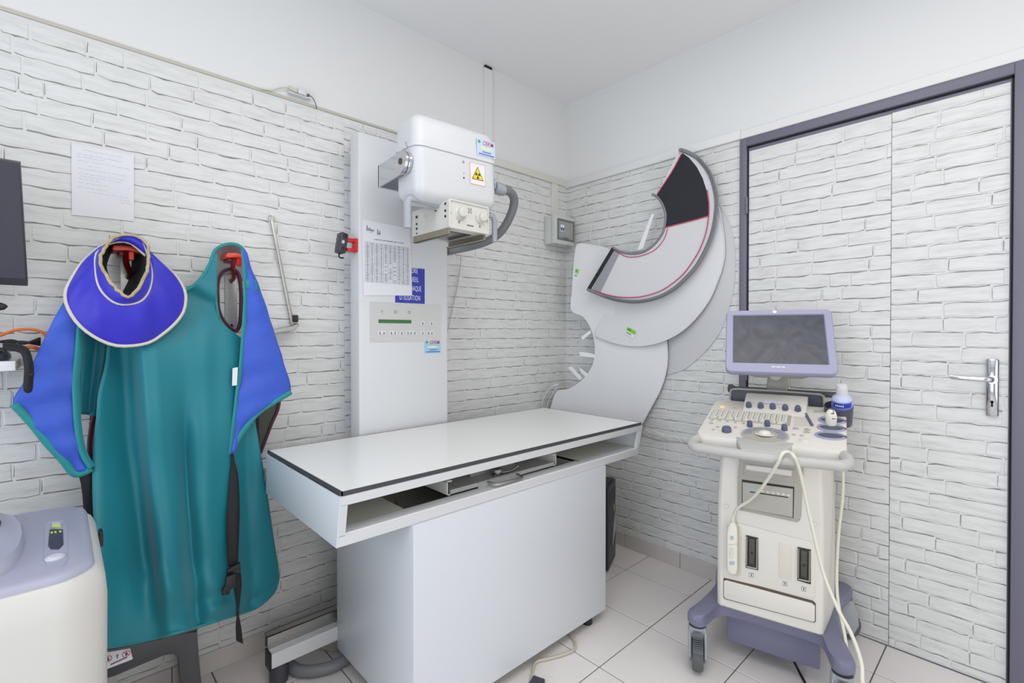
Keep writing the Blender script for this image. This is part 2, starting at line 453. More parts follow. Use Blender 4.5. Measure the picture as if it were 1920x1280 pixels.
# ------------------------------------------------------------------ the door
door = struct(obj('door_1', B(0.004, 0.045, -1.934, -1.092, 0.0015, 2.046, 0.001, 1), m_frame, smooth=0))
fr = nb()
for y0, y1, z0, z1 in ((-1.088, -1.058, 0, 2.088), (-1.992, -1.939, 0, 2.088), (-1.9395, -1.0875, 2.052, 2.088)):
    box(fr, -0.014, 0.09, y0, y1, z0, z1, 0.003, 2)
obj('door_frame', fr, m_frame, door)
gp = nb()
box(gp, 0.0, 0.02, -1.0925, -1.0875, 0.0, 2.052); box(gp, 0.0, 0.02, -1.9395, -1.9335, 0.0, 2.052); box(gp, 0.0, 0.02, -1.938, -1.09, 2.045, 2.0525)
obj('door_gap', gp, m_dark, door, smooth=0)
obj('wallpaper', B(0.0025, 0.0045, -1.615, -1.096, 0.003, 2.030), m_sheetm, door, smooth=0)
obj('wallpaper', B(0.0020, 0.0045, -1.9305, -1.617, 0.003, 2.033), m_sheetm, door, smooth=0)
obj('wallpaper_seam', B(0.0008, 0.004, -1.6172, -1.6158, 0.30, 2.03), m_joint, door, smooth=0)
for q in brick_field(-1.615, -1.096, 0.012, 2.03, 1.969, 0.0530, 0.13, 0.21, 21):
    obj('brick', brick_bm(mpB, *q, False, (-1.615, -1.096, 0.01, 2.029), -0.0022, random.random() < 0.35), [m_brick, m_joint], door, smooth=0)
for q in brick_field(-1.931, -1.617, 0.012, 2.033, 1.784, 0.0530, 0.13, 0.21, 22):
    obj('brick', brick_bm(mpB, *q, True, (-1.930, -1.617, 0.01, 2.032), -0.0018, random.random() < 0.35), [m_brick, m_joint], door, smooth=0)
# handle: rounded long plate, lever and keyhole
hp = nb(); yc, hw = -1.8925, 0.0165
ring = lambda z, k: [(-0.004 - 0.010 * math.cos(a) * k, yc + hw * math.sin(a) * k ** 0.3, z) for a in [(-PI / 2 + PI * i / 10) for i in range(11)]]
loft(hp, [ring(0.918, 0.75), ring(0.922, 1), ring(1.106, 1), ring(1.110, 0.75)])
hpo = obj('handle_plate', hp, m_steel, door)
hl = spline([(-0.012, -1.8925, 1.042), (-0.035, -1.892, 1.042), (-0.052, -1.885, 1.043), (-0.056, -1.86, 1.044), (-0.055, -1.82, 1.045), (-0.052, -1.79, 1.047)], 6)
obj('lever', joinbm(T(hl, lambda t: 0.0095 - 0.003 * t, 12, flat=(1.15, .75)), Cy((-0.010, -1.8925, 1.042), (-0.024, -1.8925, 1.042), 0.014)), m_steel, hpo)
obj('keyhole', joinbm(Cy((-0.013, -1.8925, 0.966), (-0.0148, -1.8925, 0.966), 0.0045, 12), B(-0.0148, -0.013, -1.895, -1.890, 0.949, 0.966)), m_dark, hpo)
for z in (1.78, 0.30, 1.02):
    obj('hinge', joinbm(Cy((-0.017, -1.091, z - 0.035), (-0.017, -1.091, z - 0.0015), 0.006, 12), Cy((-0.017, -1.091, z + 0.0015), (-0.017, -1.091, z + 0.035), 0.006, 12), Cy((-0.017, -1.091, z - 0.04), (-0.017, -1.091, z + 0.04), 0.004, 10)), m_frame, door)
# ================================================================== X-ray column with tube head
m_white = mat('white_enamel', (216, 217, 219), 0.36, spec=0.5)
m_white2 = mat('white_lacquer', (222, 223, 226), 0.35)
m_cream = mat('cream_plastic', (215, 213, 205), 0.42)
m_greyp = mat('grey_plastic', (166, 170, 178), 0.4)
m_lgrey = mat('light_grey_panel', (204, 204, 202), 0.5)
m_black = mat('black_plastic', (28, 28, 30), 0.45)
m_hose = mat('grey_hose', (120, 122, 127), 0.38)
m_red = mat('red_plastic', (214, 34, 32), 0.35)
m_ink = mat('dark_print', (60, 60, 64), 0.6)
m_paper = mat('white_paper', (231, 231, 236), 0.7)
m_alu = mat('brushed_steel', (176, 174, 170), 0.36, 1.0, noise=0.08, nscale=30, stretch=(0.2, 1, 6))
xu = thing('xray_unit', 'white x-ray column with tube head above the white table', 'x-ray machine', (-1.235, -0.13, 0))
obj('column', B(-1.448, -1.022, -0.172, -0.092, 0.0, 1.992, 0.006, 3), m_white, xu)
obj('column_back', B(-1.40, -1.07, -0.094, -0.003, 0.08, 1.90, 0.004, 2), m_white2, xu)
X, Z, NY = Vector((1, 0, 0)), Vector((0, 0, 1)), Vector((0, -1, 0))
yc = -0.1722
# control panel
cp = obj('control_panel', P([(a, yc + 0.001, b) for a, b in rrect(-1.404, -1.062, 1.161, 1.324, 0.004)], (0, -0.0022, 0)), m_lgrey, xu, label='light grey membrane control panel')
O = Vector((-1.404, yc - 0.0014, 1.161))
obj('display', card(O, X, Z, rect(0.038, 0.078, 0.190, 0.0925), 0.001), mat('green_display', (62, 112, 62), 0.25), cp, label='green strip display')
marks = []
def key(cx, cz, w_, h_):
    marks.append(([(cx - w_ / 2, cz - h_ / 2), (cx + w_ / 2, cz - h_ / 2), (cx + w_ / 2, cz + h_ / 2), (cx - w_ / 2, cz + h_ / 2)]))
for cx, w_ in ((0.053, 0.034), (0.104, 0.034), (0.143, 0.017), (0.180, 0.028), (0.205, 0.016), (0.247, 0.018), (0.274, 0.014), (0.294, 0.014), (0.247, 0.018), (0.292, 0.016)):
    pass
bt = m_white2
for cx, cz, w_ in ((0.053, 0.037, 0.036), (0.104, 0.037, 0.036), (0.144, 0.037, 0.017), (0.181, 0.037, 0.030), (0.207, 0.037, 0.018), (0.247, 0.037, 0.018), (0.275, 0.037, 0.015), (0.294, 0.037, 0.015), (0.247, 0.080, 0.018), (0.293, 0.080, 0.018)):
    obj('membrane_key', card(O, X, Z, [(cx + a, cz + b) for a, b in rrect(-w_ / 2, w_ / 2, -0.009, 0.009, 0.002, 2)], 0.0008), bt, cp)
    n = 2 if w_ > 0.025 else 1
    for k in range(n):
        dx = (k - (n - 1) / 2) * w_ * 0.5
        marks.append([(cx + dx - 0.002, cz - 0.005), (cx + dx + 0.002, cz - 0.005), (cx + dx + 0.002, cz + 0.004), (cx + dx - 0.0015, cz + 0.005)])
    marks.append([(cx - w_ * 0.3, cz - 0.0065), (cx + w_ * 0.3, cz - 0.0065), (cx + w_ * 0.3, cz - 0.0058), (cx - w_ * 0.3, cz - 0.0058)])
for cx in (0.053, 0.115, 0.180):
    for a in range(6 if cx != 0.053 else 3):
        n = 6 if cx != 0.053 else 3; f0 = PI / 2 + 2 * PI * a / n; f1 = PI / 2 + 2 * PI * (a + 1) / n; r0, r1 = 0.0065, 0.0053
        marks.append([(cx + r0 * math.cos(f0), 0.125 + r0 * math.sin(f0)), (cx + r0 * math.cos(f1), 0.125 + r0 * math.sin(f1)), (cx + r1 * math.cos(f1), 0.125 + r1 * math.sin(f1)), (cx + r1 * math.cos(f0), 0.125 + r1 * math.sin(f0))])
for q_ in marks: obj('key_symbol', quads(O, X, Z, [q_], 0.0014), m_ink, cp, smooth=0)
# service stickers with the maker's word mark
m_sky = mat('sky_blue_print', (160, 200, 232), 0.45); m_redprint = mat('red_print', (206, 48, 44), 0.5)
m_yprint = mat('yellow_print', (228, 234, 168), 0.5); m_bprint = mat('blue_print', (60, 72, 170), 0.5); m_gprint = mat('green_print', (40, 150, 90), 0.5)
def sticker(parent, o, w_, h_, col, rt=X, up=Z):
    s = obj('service_sticker', card(o, rt, up, rect(0, 0, w_, h_), 0.0008), col, parent, label='pale blue service sticker with a red word', smooth=0)
    o = Vector(o); rt = Vector(rt); up = Vector(up)
    obj('sticker_text', text('CERIM', h_ * 0.36, o + rt * (w_ * 0.61) + up * (h_ * 0.68), rt, up, 0.73 * w_ / h_ / 1.38, d=0.0014, shear=0.15, bold=0.0002), m_redprint, s, smooth=0)
    cx, cz, r = w_ * 0.13, h_ * 0.82, h_ * 0.10
    obj('sticker_logo', quads(o, rt, up, [[(cx + r * math.cos(a), cz + r * math.sin(a)) for a in [2 * PI * k / 14 for k in range(14)]]], 0.0012), m_gprint, s, smooth=0)
    obj('logo_tick', quads(o, rt, up, [[(cx - r * .5, cz + r * .1), (cx - r * .1, cz - r * .5), (cx + r * .6, cz + r * .6), (cx - r * .1, cz - r * .1)]], 0.0014), m_paper, s, smooth=0)
    obj('sticker_line', quads(o, rt, up, [[(w_ * (.5 + .36 * math.cos(a)), h_ * (.46 + .075 * math.sin(a))) for a in [2 * PI * k / 16 for k in range(16)]]], 0.0012), m_yprint, s, smooth=0)
    ls = [[(w_ * (.30 + .07 * k), h_ * .22), (w_ * (.30 + .07 * k + .05), h_ * .22), (w_ * (.30 + .07 * k + .05), h_ * .29), (w_ * (.30 + .07 * k), h_ * .29)] for k in range(7)]
    ls += [[(w_ * (.10 + .065 * k), h_ * .07), (w_ * (.10 + .065 * k + .05), h_ * .07), (w_ * (.10 + .065 * k + .05), h_ * .14), (w_ * (.10 + .065 * k), h_ * .14)] for k in range(13)]
    obj('sticker_line', quads(o, rt, up, ls, 0.0012), m_bprint, s, smooth=0)
sticker(xu, (-1.146, yc - 0.0002, 1.109), 0.084, 0.060, m_sky)
# tube head (tilted a little, right side up)
hx, hy, hz = -1.240, -0.478, 1.80
TM = Matrix.Translation((hx, hy, hz)) @ Matrix.Rotation(-math.radians(2.2), 4, 'Y') @ Matrix.Translation((-hx, -hy, -hz))
def tilt(bm): bmesh.ops.transform(bm, matrix=TM, verts=bm.verts); return bm
x0, x1, y0, y1 = -1.424, -1.055, -0.552, -0.402
hl_ = [(1.664, 0.045), (1.668, 0.030), (1.676, 0.016), (1.690, 0.005), (1.706, 0.0), (1.846, 0.0)]
head = obj('tube_housing', tilt(rloft(x0, x1, y0, y1, 0.036, hl_, 7)), m_white, xu)
hu = [(1.8465, -0.002), (1.8475, -0.0045), (1.860, -0.0045), (1.8625, -0.001), (1.930, 0.003), (1.945, 0.007), (1.958, 0.017), (1.966, 0.030), (1.970, 0.05)]
obj('housing_cover', tilt(rloft(x0, x1, y0, y1, 0.036, hu, 7)), m_white, xu)
obj('housing_seam', tilt(rloft(x0 + .001, x1 - .001, y0 + .001, y1 - .001, 0.036, [(1.842, 0), (1.849, 0)], 7)), m_black, xu)
fo = TM @ Vector((-1.164, -0.5562, 1.866)); frx = (TM.to_3x3() @ X); fup = (TM.to_3x3() @ Z)
sticker(head, TM @ Vector((-1.158, -0.5536, 1.8665)), 0.090, 0.062, mat('pale_blue_print', (196, 214, 240), 0.45), frx, fup)
# radiation warning label
wo = TM @ Vector((-1.194, -0.5522, 1.752)); W_, H_ = 0.074, 0.080
wl = obj('warning_label', card(wo, frx, fup, rect(0, 0, W_, H_), 0.0006), mat('orange_print', (235, 120, 70), 0.5), head, label='white label with a radiation warning triangle', smooth=0)
obj('label_face', quads(wo, frx, fup, [rect(0.0016, 0.0016, W_ - 0.0016, H_ - 0.0016)], 0.0009), m_paper, wl, smooth=0)
tri = lambda s, cy: [(W_ / 2 + s * math.cos(a), cy + s * math.sin(a)) for a in (PI / 2, PI * 7 / 6, PI * 11 / 6)]
obj('triangle_border', quads(wo, frx, fup, [tri(0.033, 0.036)], 0.0012), m_black, wl, smooth=0)
obj('triangle', quads(wo, frx, fup, [tri(0.0285, 0.036)], 0.0015), mat('warning_yellow', (240, 212, 30), 0.45), wl, smooth=0)
tf = []
for c0 in (PI / 6, PI * 5 / 6, PI * 1.5):
    arc = [c0 - PI / 6 + PI / 3 * k / 5 for k in range(6)]
    tf.append([(W_ / 2 + 0.0035 * math.cos(a), 0.036 + 0.0035 * math.sin(a)) for a in arc] + [(W_ / 2 + 0.0125 * math.cos(a), 0.036 + 0.0125 * math.sin(a)) for a in arc[::-1]])
tf.append([(W_ / 2 + 0.002 * math.cos(2 * PI * k / 10), 0.036 + 0.002 * math.sin(2 * PI * k / 10)) for k in range(10)])
obj('trefoil', quads(wo, frx, fup, tf, 0.0018), m_black, wl, smooth=0)
for a, b, r in ((-1.2235, 1.826, 0.0055), (-1.223, 1.785, 0.003), (-1.223, 1.768, 0.0032)):
    p = TM @ Vector((a, -0.551, b)); obj('screw', Cy(p, p + NY * 0.003, r, 12, bev=0.001), m_steel if r != 0.0032 else m_black, head)
p = TM @ Vector((-1.4275, -0.495, 1.8565)); obj('clasp', Cy(p + Z * .01, p - Z * .01 + NY * .012, 0.003, 8), m_steel, head)
# yoke: chromed U bracket with pivots
yk = nb()
for xx in (-1.446, -1.052):
    pts = [(-0.325, 1.742), (-0.325, 1.820)] + [(-0.508 + 0.040 * math.cos(a) * -1, 1.790 + 0.040 * math.sin(a)) for a in [PI / 2 - PI * k / 12 for k in range(13)]]
    pts = [(-0.325, 1.737), (-0.325, 1.818)] + [(-0.492 - 0.040 * math.sin(PI * k / 12), 1.788 + 0.040 * math.cos(PI * k / 12)) for k in range(13)]
    prism(yk, [(xx, a, b) for a, b in pts], (0.006, 0, 0), 0.0008, 1)
box(yk, -1.446, -1.046, -0.331, -0.323, 1.737, 1.818, 0.001, 1)
yoke = obj('yoke', yk, m_steel, xu)
for xx, sgn in ((-1.446, -1),):
    pv = joinbm(*[Cy((xx - sgn * 0.006 + sgn * a, -0.492, 1.788), (xx - sgn * 0.006 + sgn * b, -0.492, 1.788), r, 28, bev=0.0015) for a, b, r in ((-0.016, -0.003, 0.040), (-0.003, 0.003, 0.036), (0.003, 0.010, 0.039))])
    pvo = obj('pivot', pv, m_steel, xu)
    obj('pivot_socket', Cy((xx + sgn * 0.0035, -0.492, 1.79), (xx + sgn * 0.006, -0.492, 1.79), 0.011, 16), mat('socket_bronze', (92, 76, 60), 0.4, 0.6), pvo)
obj('arm', B(-1.27, -1.12, -0.33, -0.165, 1.758, 1.806, 0.006, 2), m_white2, xu)
# neck ring and handle bracket under the head
obj('neck_ring', joinbm(L((-1.225, -0.485, 1.655), [(0.058, 0), (0.060, 0.004), (0.060, 0.014), (0.052, 0.02), (0.052, 0.03)], 36), Cy((-1.225, -0.485, 1.63), (-1.225, -0.485, 1.66), 0.045, 28)), m_greyp, xu)
hb = [(-1.431, -0.505, 1.562), (-1.431, -0.505, 1.60), (-1.431, -0.505, 1.650), (-1.424, -0.505, 1.664), (-1.408, -0.505, 1.668), (-1.36, -0.505, 1.666), (-1.30, -0.50, 1.664), (-1.22, -0.50, 1.664), (-1.12, -0.50, 1.666), (-1.055, -0.505, 1.668), (-1.038, -0.505, 1.664), (-1.031, -0.505, 1.650), (-1.031, -0.505, 1.60), (-1.031, -0.505, 1.565)]
obj('handle', T(hb, 0.0135, 14, flat=(0.75, 1.0)), m_greyp, xu)
# collimator
cb = nb(); box(cb, -1.302, -1.121, -0.562, -0.325, 1.573, 1.672, 0.003, 2)
col = obj('collimator', cb, m_cream, xu, label='cream collimator box under the tube head')
fpx0, fpx1, fz0, fz1 = -1.304, -1.119, 1.571, 1.675
ringo = rrect(fpx0, fpx1, fz0, fz1, 0.009); ringi = rrect(fpx0 + .006, fpx1 - .006, fz0 + .006, fz1 - .006, 0.006)
bz = nb()
loft(bz, [[(a, -0.558, b) for a, b in ringo], [(a, -0.574, b) for a, b in ringo], [(a, -0.5755, b) for a, b in rrect(fpx0 + .0015, fpx1 - .0015, fz0 + .0015, fz1 - .0015, 0.008)],
          [(a, -0.5755, b) for a, b in ringi], [(a, -0.571, b) for a, b in ringi]], cap=True)
face = obj('faceplate', bz, m_cream, col)
for nm, cx, cz, a0, r in (('w', -1.253, 1.631, -0.9, 0.0175), ('h', -1.157, 1.629, 3.6, 0.0165)):
    kb = joinbm(L((cx, -0.5705, cz), [(r + 0.004, 0), (r + 0.004, 0.003), (r, 0.005), (r - 0.001, 0.022), (r - 0.003, 0.024)], 28, axis=(0, -1, 0)),
                *[Cy((cx + r * math.cos(2 * PI * k / 16), -0.576, cz + r * math.sin(2 * PI * k / 16)), (cx + (r - .001) * math.cos(2 * PI * k / 16), -0.592, cz + (r - .001) * math.sin(2 * PI * k / 16)), 0.0014, 6) for k in range(16)])
    kn = obj('knob', kb, m_cream, col)
    obj('knob_pointer', B(cx - 0.0012, cx + 0.0012, -0.5962, -0.593, cz - r + 0.002, cz + 0.004), m_lgrey, kn)
    tk = []
    for k in range(11):
        a = (-PI * 0.78 if nm == 'w' else -PI * 1.22 + 0.0) + k * 0.155 * (1 if nm == 'w' else 1)
        a = -2.1 + k * 0.20 if nm == 'w' else -3.3 + k * 0.16
        c, s_ = math.cos(a), math.sin(a); q0, q1 = r + 0.006, r + 0.011
        tk.append([(cx + c * q0 - s_ * .0004, cz + s_ * q0 + c * .0004), (cx + c * q1 - s_ * .0004, cz + s_ * q1 + c * .0004), (cx + c * q1 + s_ * .0004, cz + s_ * q1 - c * .0004), (cx + c * q0 + s_ * .0004, cz + s_ * q0 - c * .0004)])
    obj('dial_marks', quads((0, -0.571, 0), X, Z, tk, 0.0006), m_ink, face, smooth=0)
mk = []
cx, cz = -1.209, 1.647
for a in (-0.006, 0.006):
    mk.append([(cx + a - .0005, cz - .011), (cx + a + .0005, cz - .011), (cx + a + .0005, cz + .011), (cx + a - .0005, cz + .011)])
    mk.append([(cx - .009, cz + a - .0005), (cx + .009, cz + a - .0005), (cx + .009, cz + a + .0005), (cx - .009, cz + a + .0005)])
mk.append([(cx - .0015, cz - .002), (cx + .0015, cz - .002), (cx + .0015, cz + .003), (cx - .0015, cz + .003)])
for cx, n, cz in ((-1.258, 1, 1.598), (-1.162, 1, 1.596)):
    mk.append([(cx - .003, cz - .004), (cx + .003, cz - .004), (cx + .003, cz - .001), (cx - .003, cz - .001)]); mk.append([(cx - .003, cz + .001), (cx + .003, cz + .001), (cx + .003, cz + .004), (cx - .003, cz + .004)])
for k in range(7): mk.append([(-1.222 + k * .0045, 1.590), (-1.222 + k * .0045 + .0032, 1.590), (-1.222 + k * .0045 + .0032, 1.5945), (-1.222 + k * .0045, 1.5945)])
obj('aperture_symbol', quads((0, -0.571, 0), X, Z, mk[:5], 0.0006), m_ink, face, smooth=0)
obj('knob_symbol', quads((0, -0.571, 0), X, Z, mk[5:7], 0.0006), m_ink, face, smooth=0)
obj('knob_symbol', quads((0, -0.571, 0), X, Z, mk[7:9], 0.0006), m_ink, face, smooth=0)
obj('type_print', quads((0, -0.571, 0), X, Z, mk[9:], 0.0006), m_ink, face, smooth=0)
for cx, cz in ((-1.294, 1.625), (-1.129, 1.622)):
    obj('screw', Cy((cx, -0.5705, cz), (cx, -0.5735, cz), 0.0032, 10, bev=0.0008), m_steel, face)
for yy, zz, r in ((-0.36, 1.645, .006), (-0.36, 1.618, .0045), (-0.36, 1.60, .0045), (-0.55, 1.66, .0045), (-0.55, 1.635, .0045), (-0.55, 1.615, .0045), (-0.42, 1.638, .004), (-0.49, 1.645, .0035), (-0.36, 1.582, .003)):
    obj('side_fixing', Cy((-1.3015, yy, zz), (-1.3045, yy, zz), r, 10), m_black if r != .004 else m_steel, col)
obj('side_joint', B(-1.3032, -1.3015, -0.492, -0.490, 1.63, 1.672), m_white2, col)
m_rail = mat('bronze_rail', (150, 140, 124), 0.4, 0.5)
obj('accessory_rail', joinbm(B(-1.300, -1.292, -0.565, -0.330, 1.549, 1.5735, 0.001, 1), B(-1.300, -1.280, -0.565, -0.330, 1.549, 1.552, 0.001, 1)), m_rail, col)
obj('accessory_rail', joinbm(B(-1.131, -1.123, -0.560, -0.330, 1.549, 1.5735, 0.001, 1), B(-1.145, -1.123, -0.560, -0.330, 1.549, 1.552, 0.001, 1), *[B(-1.1335, -1.1305, -0.558, -0.330, 1.553 + k * .006, 1.556 + k * .006) for k in range(3)]), m_rail, col)
obj('light_window', joinbm(B(-1.262, -1.162, -0.52, -0.37, 1.5705, 1.574), ), mat('dark_window', (74, 74, 76), 0.15), col)
# cable hose from the head down behind the column
h0_ = at(936, 355, 'y', -0.49); hd_ = Vector((1, 0.05, -0.06)).normalized()
obj('hose_fitting', joinbm(Cy(h0_ - hd_ * .03, h0_ + hd_ * .012, 0.024, 20, bev=0.002), Cy(h0_ + hd_ * .012, h0_ + hd_ * .026, 0.0205, 20, bev=0.002)), m_greyp, xu)
hs = [h0_ + hd_ * .02, at(951, 357, 'y', -.488), at(961, 365, 'y', -.48), at(964, 380, 'y', -.465), at(958, 402, 'y', -.44), at(944, 428, 'y', -.40), at(925, 446, 'y', -.35), at(900, 457, 'y', -.29), at(873, 464, 'y', -.22), at(848, 469, 'y', -.165), at(836, 472, 'y', -.13)]
obj('cable_hose', T(spline(hs, 6), 0.0185, 16), m_hose, xu, label='thick grey cable hose')
# ------------------------------------------------------------------ thin cord hanging beside the column
cc = [at(864, 478, 'y', -0.05), at(863, 500, 'y', -0.03), at(857, 540, 'y', -0.02), at(849, 575, 'y', -0.02), at(843, 605, 'y', -0.025), at(838, 625, 'y', -0.05)]
tag(obj('thin_cord', T(spline(cc, 6), 0.0022, 8), mat('greyish_cord', (190, 184, 178), 0.5)), 'thin pale cord hanging on the brick wall right of the column', 'cord')
# ------------------------------------------------------------------ sheets on the column
pc_ = [(-1.4365, 1.648), (-1.219, 1.643), (-1.210, 1.358), (-1.430, 1.347)]
yb = yc - 0.0018
pa = obj('printed_sheet', P([(a, yb, b) for a, b in pc_[::-1]], (0, -0.0008, 0)), m_paper, smooth=0)
tag(pa, 'white sheet with a printed table of settings taped on the column', 'paper sheet')
yy = yb - 0.0012
ls = []
x0, x1, z0, z1 = -1.424, -1.222, 1.402, 1.560
nr, ncol = 20, 10
q = lambda a0, b0, a1, b1: [(a0, b0), (a1, b0), (a1, b1), (a0, b1)]
for r in range(nr + 1): ls.append(q(x0, z0 + (z1 - z0) * r / nr - .0003, x1, z0 + (z1 - z0) * r / nr + .0003))
for c in range(ncol + 1): ls.append(q(x0 + (x1 - x0) * c / ncol - .0004, z0, x0 + (x1 - x0) * c / ncol + .0004, z1))
random.seed(3)
for r in range(nr):
    for c in range(ncol):
        if 4 <= c <= 6 and r < 11 and random.random() < .6: continue
        cx = x0 + (x1 - x0) * (c + .5) / ncol; cz = z0 + (z1 - z0) * (r + .5) / nr; ww = (x1 - x0) / ncol * random.uniform(.12, .3); hh = .0016
        ls.append(q(cx - ww, cz - hh, cx + ww, cz + hh))
for k in range(22): ls.append(q(-1.385 + k * .0062, 1.573, -1.385 + k * .0062 + random.uniform(.003, .0052), 1.577))
for a0, b0, a1, b1 in ((-1.418, 1.605, -1.413, 1.626), (-1.412, 1.606, -1.385, 1.612), (-1.410, 1.613, -1.40, 1.617), (-1.40, 1.600, -1.394, 1.604), (-1.372, 1.596, -1.368, 1.616), (-1.368, 1.596, -1.357, 1.604), (-1.364, 1.605, -1.358, 1.611)): ls.append(q(a0, b0, a1, b1))
obj('printed_table', quads((0, yy, 0), X, Z, ls, 0.0004), mat('pale_grey_print', (142, 142, 156), 0.6), pa, smooth=0)
sg = obj('blue_sign', card((-1.2895, yc - 0.0006, 1.3255), X, Z, rect(0, 0, 0.1435, 0.1515), 0.0006), mat('sign_blue', (52, 60, 170), 0.5), smooth=0)
tag(sg, 'blue sign with white capitals, partly covered by the sheet', 'sign')
for s_, zz in (('ETEINDRE', 1.4555), ("L'APPAREIL", 1.418), ('APRES CHAQUE', 1.3795), ('UTILISATION', 1.339)):
    obj('sign_text', text(s_, 0.031, (-1.2195, yc - 0.0012, zz - .001), X, Z, 0.50 if len(s_) < 12 else 0.455, d=0.0004, bold=0.0001), m_paper, sg, smooth=0)
# ------------------------------------------------------------------ exposure hand switch and its red holder
sh = thing('switch_holder', 'red plastic holder on the left side of the column', 'holder', (-1.45, -0.13, 1.55))
hd = nb()
box(hd, -1.4545, -1.449, -0.165, -0.125, 1.518, 1.572, 0.002, 2)
box(hd, -1.492, -1.451, -0.160, -0.130, 1.556, 1.570, 0.002, 2); box(hd, -1.490, -1.451, -0.160, -0.130, 1.519, 1.531, 0.002, 2)
box(hd, -1.458, -1.451, -0.162, -0.128, 1.525, 1.565, 0.002, 2)
obj('bracket', hd, m_red, sh)
sw = thing('hand_switch', 'black exposure hand switch sitting in the red holder', 'switch', (-1.51, -0.145, 1.55))
R_ = Matrix.Translation((-1.508, -0.146, 1.545)) @ Matrix.Rotation(math.radians(9), 4, 'Y')
obj('body', box(nb(), -0.016, 0.016, -0.022, 0.022, -0.038, 0.042, 0.007, 3, R_), mat('charcoal_plastic', (58, 60, 68), 0.45), sw)
for zz in (0.030, -0.022): obj('button', box(nb(), -0.006, 0.006, -0.025, -0.020, zz - .007, zz + .007, 0.002, 2, R_), m_black, sw)
obj('mark', box(nb(), -0.008, 0.002, -0.0228, -0.0215, -0.002, 0.010, 0, 2, R_), m_lgrey, sw)
obj('cord', T(spline([R_ @ Vector(p) for p in ((0, 0, -0.036), (-0.004, -0.004, -0.05), (0.004, -0.006, -0.056), (0.016, 0.0, -0.052))], 5), 0.003, 8), m_black, sw)
# ================================================================== X-ray table
tb = thing('xray_table', 'white x-ray table on a boxed pedestal in front of the column', 'table', (-1.10, -0.50, 0))
m_side = mat('table_lacquer', (216, 219, 224), 0.3)
m_top = mat('table_laminate', (238, 238, 236), 0.22)
m_edge = mat('dark_edging', (66, 66, 70), 0.5)
m_olive = mat('inner_sheet_steel', (226, 225, 212), 0.5)
tx0, tx1, ty0, ty1 = -1.790, -0.400, -0.786, -0.186
obj('table_top', B(tx0 + .003, tx1 - .003, ty0 + .003, ty1 - .003, 0.784, 0.7952, 0.0008, 1), m_top, tb)
ed = nb()
for a in ((tx0, tx1, ty0, ty0 + .003), (tx0, tx1, ty1 - .003, ty1), (tx0, tx0 + .003, ty0, ty1), (tx1 - .003, tx1, ty0, ty1)): box(ed, *a, 0.7845, 0.7955)
obj('edge_trim', ed, m_edge, tb, smooth=0, label='dark rubber edging')
def sidepanel(xa, xb):
    return P([(xa, -0.790, 0.7825), (xa, -0.190, 0.7825), (xa, -0.190, 0.648), (xa, -0.764, 0.646)], (xb - xa, 0, 0), 0.002, 2)
obj('side_panel', sidepanel(-1.7965, -1.790), m_side, tb)
obj('side_panel', sidepanel(-0.400, -0.3935), m_side, tb)
# front frame, leaning in at the bottom
yf = lambda z: -0.790 + (0.784 - z) * 0.19
fr = nb()
def frail(xa, xb, za, zb, back=0.014, bv=0.003):
    prism(fr, [(xa, yf(zb), zb), (xa, yf(za), za), (xa, yf(za) + back, za), (xa, yf(zb) + back, zb)], (xb - xa, 0, 0), bv, 2)
frail(-1.794, -0.396, 0.7585, 0.7835)
frail(-1.794, -0.396, 0.646, 0.676)
frail(-1.7938, -1.774, 0.674, 0.7605, 0.0135, 0.0); frail(-0.416, -0.3962, 0.674, 0.7605, 0.0135, 0.0)
obj('front_frame', fr, m_white, tb)
lp = P([(-1.774, yf(.676) + .002, 0.676), (-1.774, yf(.676) + .004, 0.680), (-1.774, -0.722, 0.681), (-1.774, -0.722, 0.672)], (1.358, 0, 0))
obj('front_ledge', lp, m_white, tb)
obj('back_panel', B(-1.79, -0.40, -0.196, -0.188, 0.648, 0.782), m_side, tb, smooth=0)
obj('back_rail', B(-1.800, -0.39, -0.200, -0.182, 0.690, 0.735, 0.002, 1), mat('grey_rail', (120, 120, 126), 0.4), tb)
obj('left_shelf', joinbm(B(-1.790, -1.572, -0.735, -0.20, 0.672, 0.6765), B(-1.5735, -1.5705, -0.735, -0.20, 0.655, 0.679)), m_olive, tb, smooth=0)
rs = obj('right_shelf', joinbm(B(-0.780, -0.40, -0.735, -0.20, 0.676, 0.680), B(-0.783, -0.779, -0.735, -0.20, 0.640, 0.680)), m_olive, tb, smooth=0)
obj('shelf_edge', joinbm(B(-0.785, -0.7805, -0.737, -0.30, 0.674, 0.6815), B(-0.785, -0.7805, -0.737, -0.730, 0.64, 0.6815)), m_black, rs, smooth=0)
obj('inner_wall', joinbm(B(-1.568, -0.67, -0.30, -0.296, 0.58, 0.76), B(-1.568, -0.67, -0.755, -0.296, 0.58, 0.583)), m_olive, tb, smooth=0)
for xa, xb in ((-1.535, -1.515), (-1.47, -1.495)):
    obj('cable_strap', T([(xa, -0.50, 0.755), ((xa + xb) / 2, -0.52, 0.70), (xb, -0.54, 0.60)], 0.006, 6, flat=(.4, 1)), mat('brown_strap', (110, 98, 82), 0.7), tb)
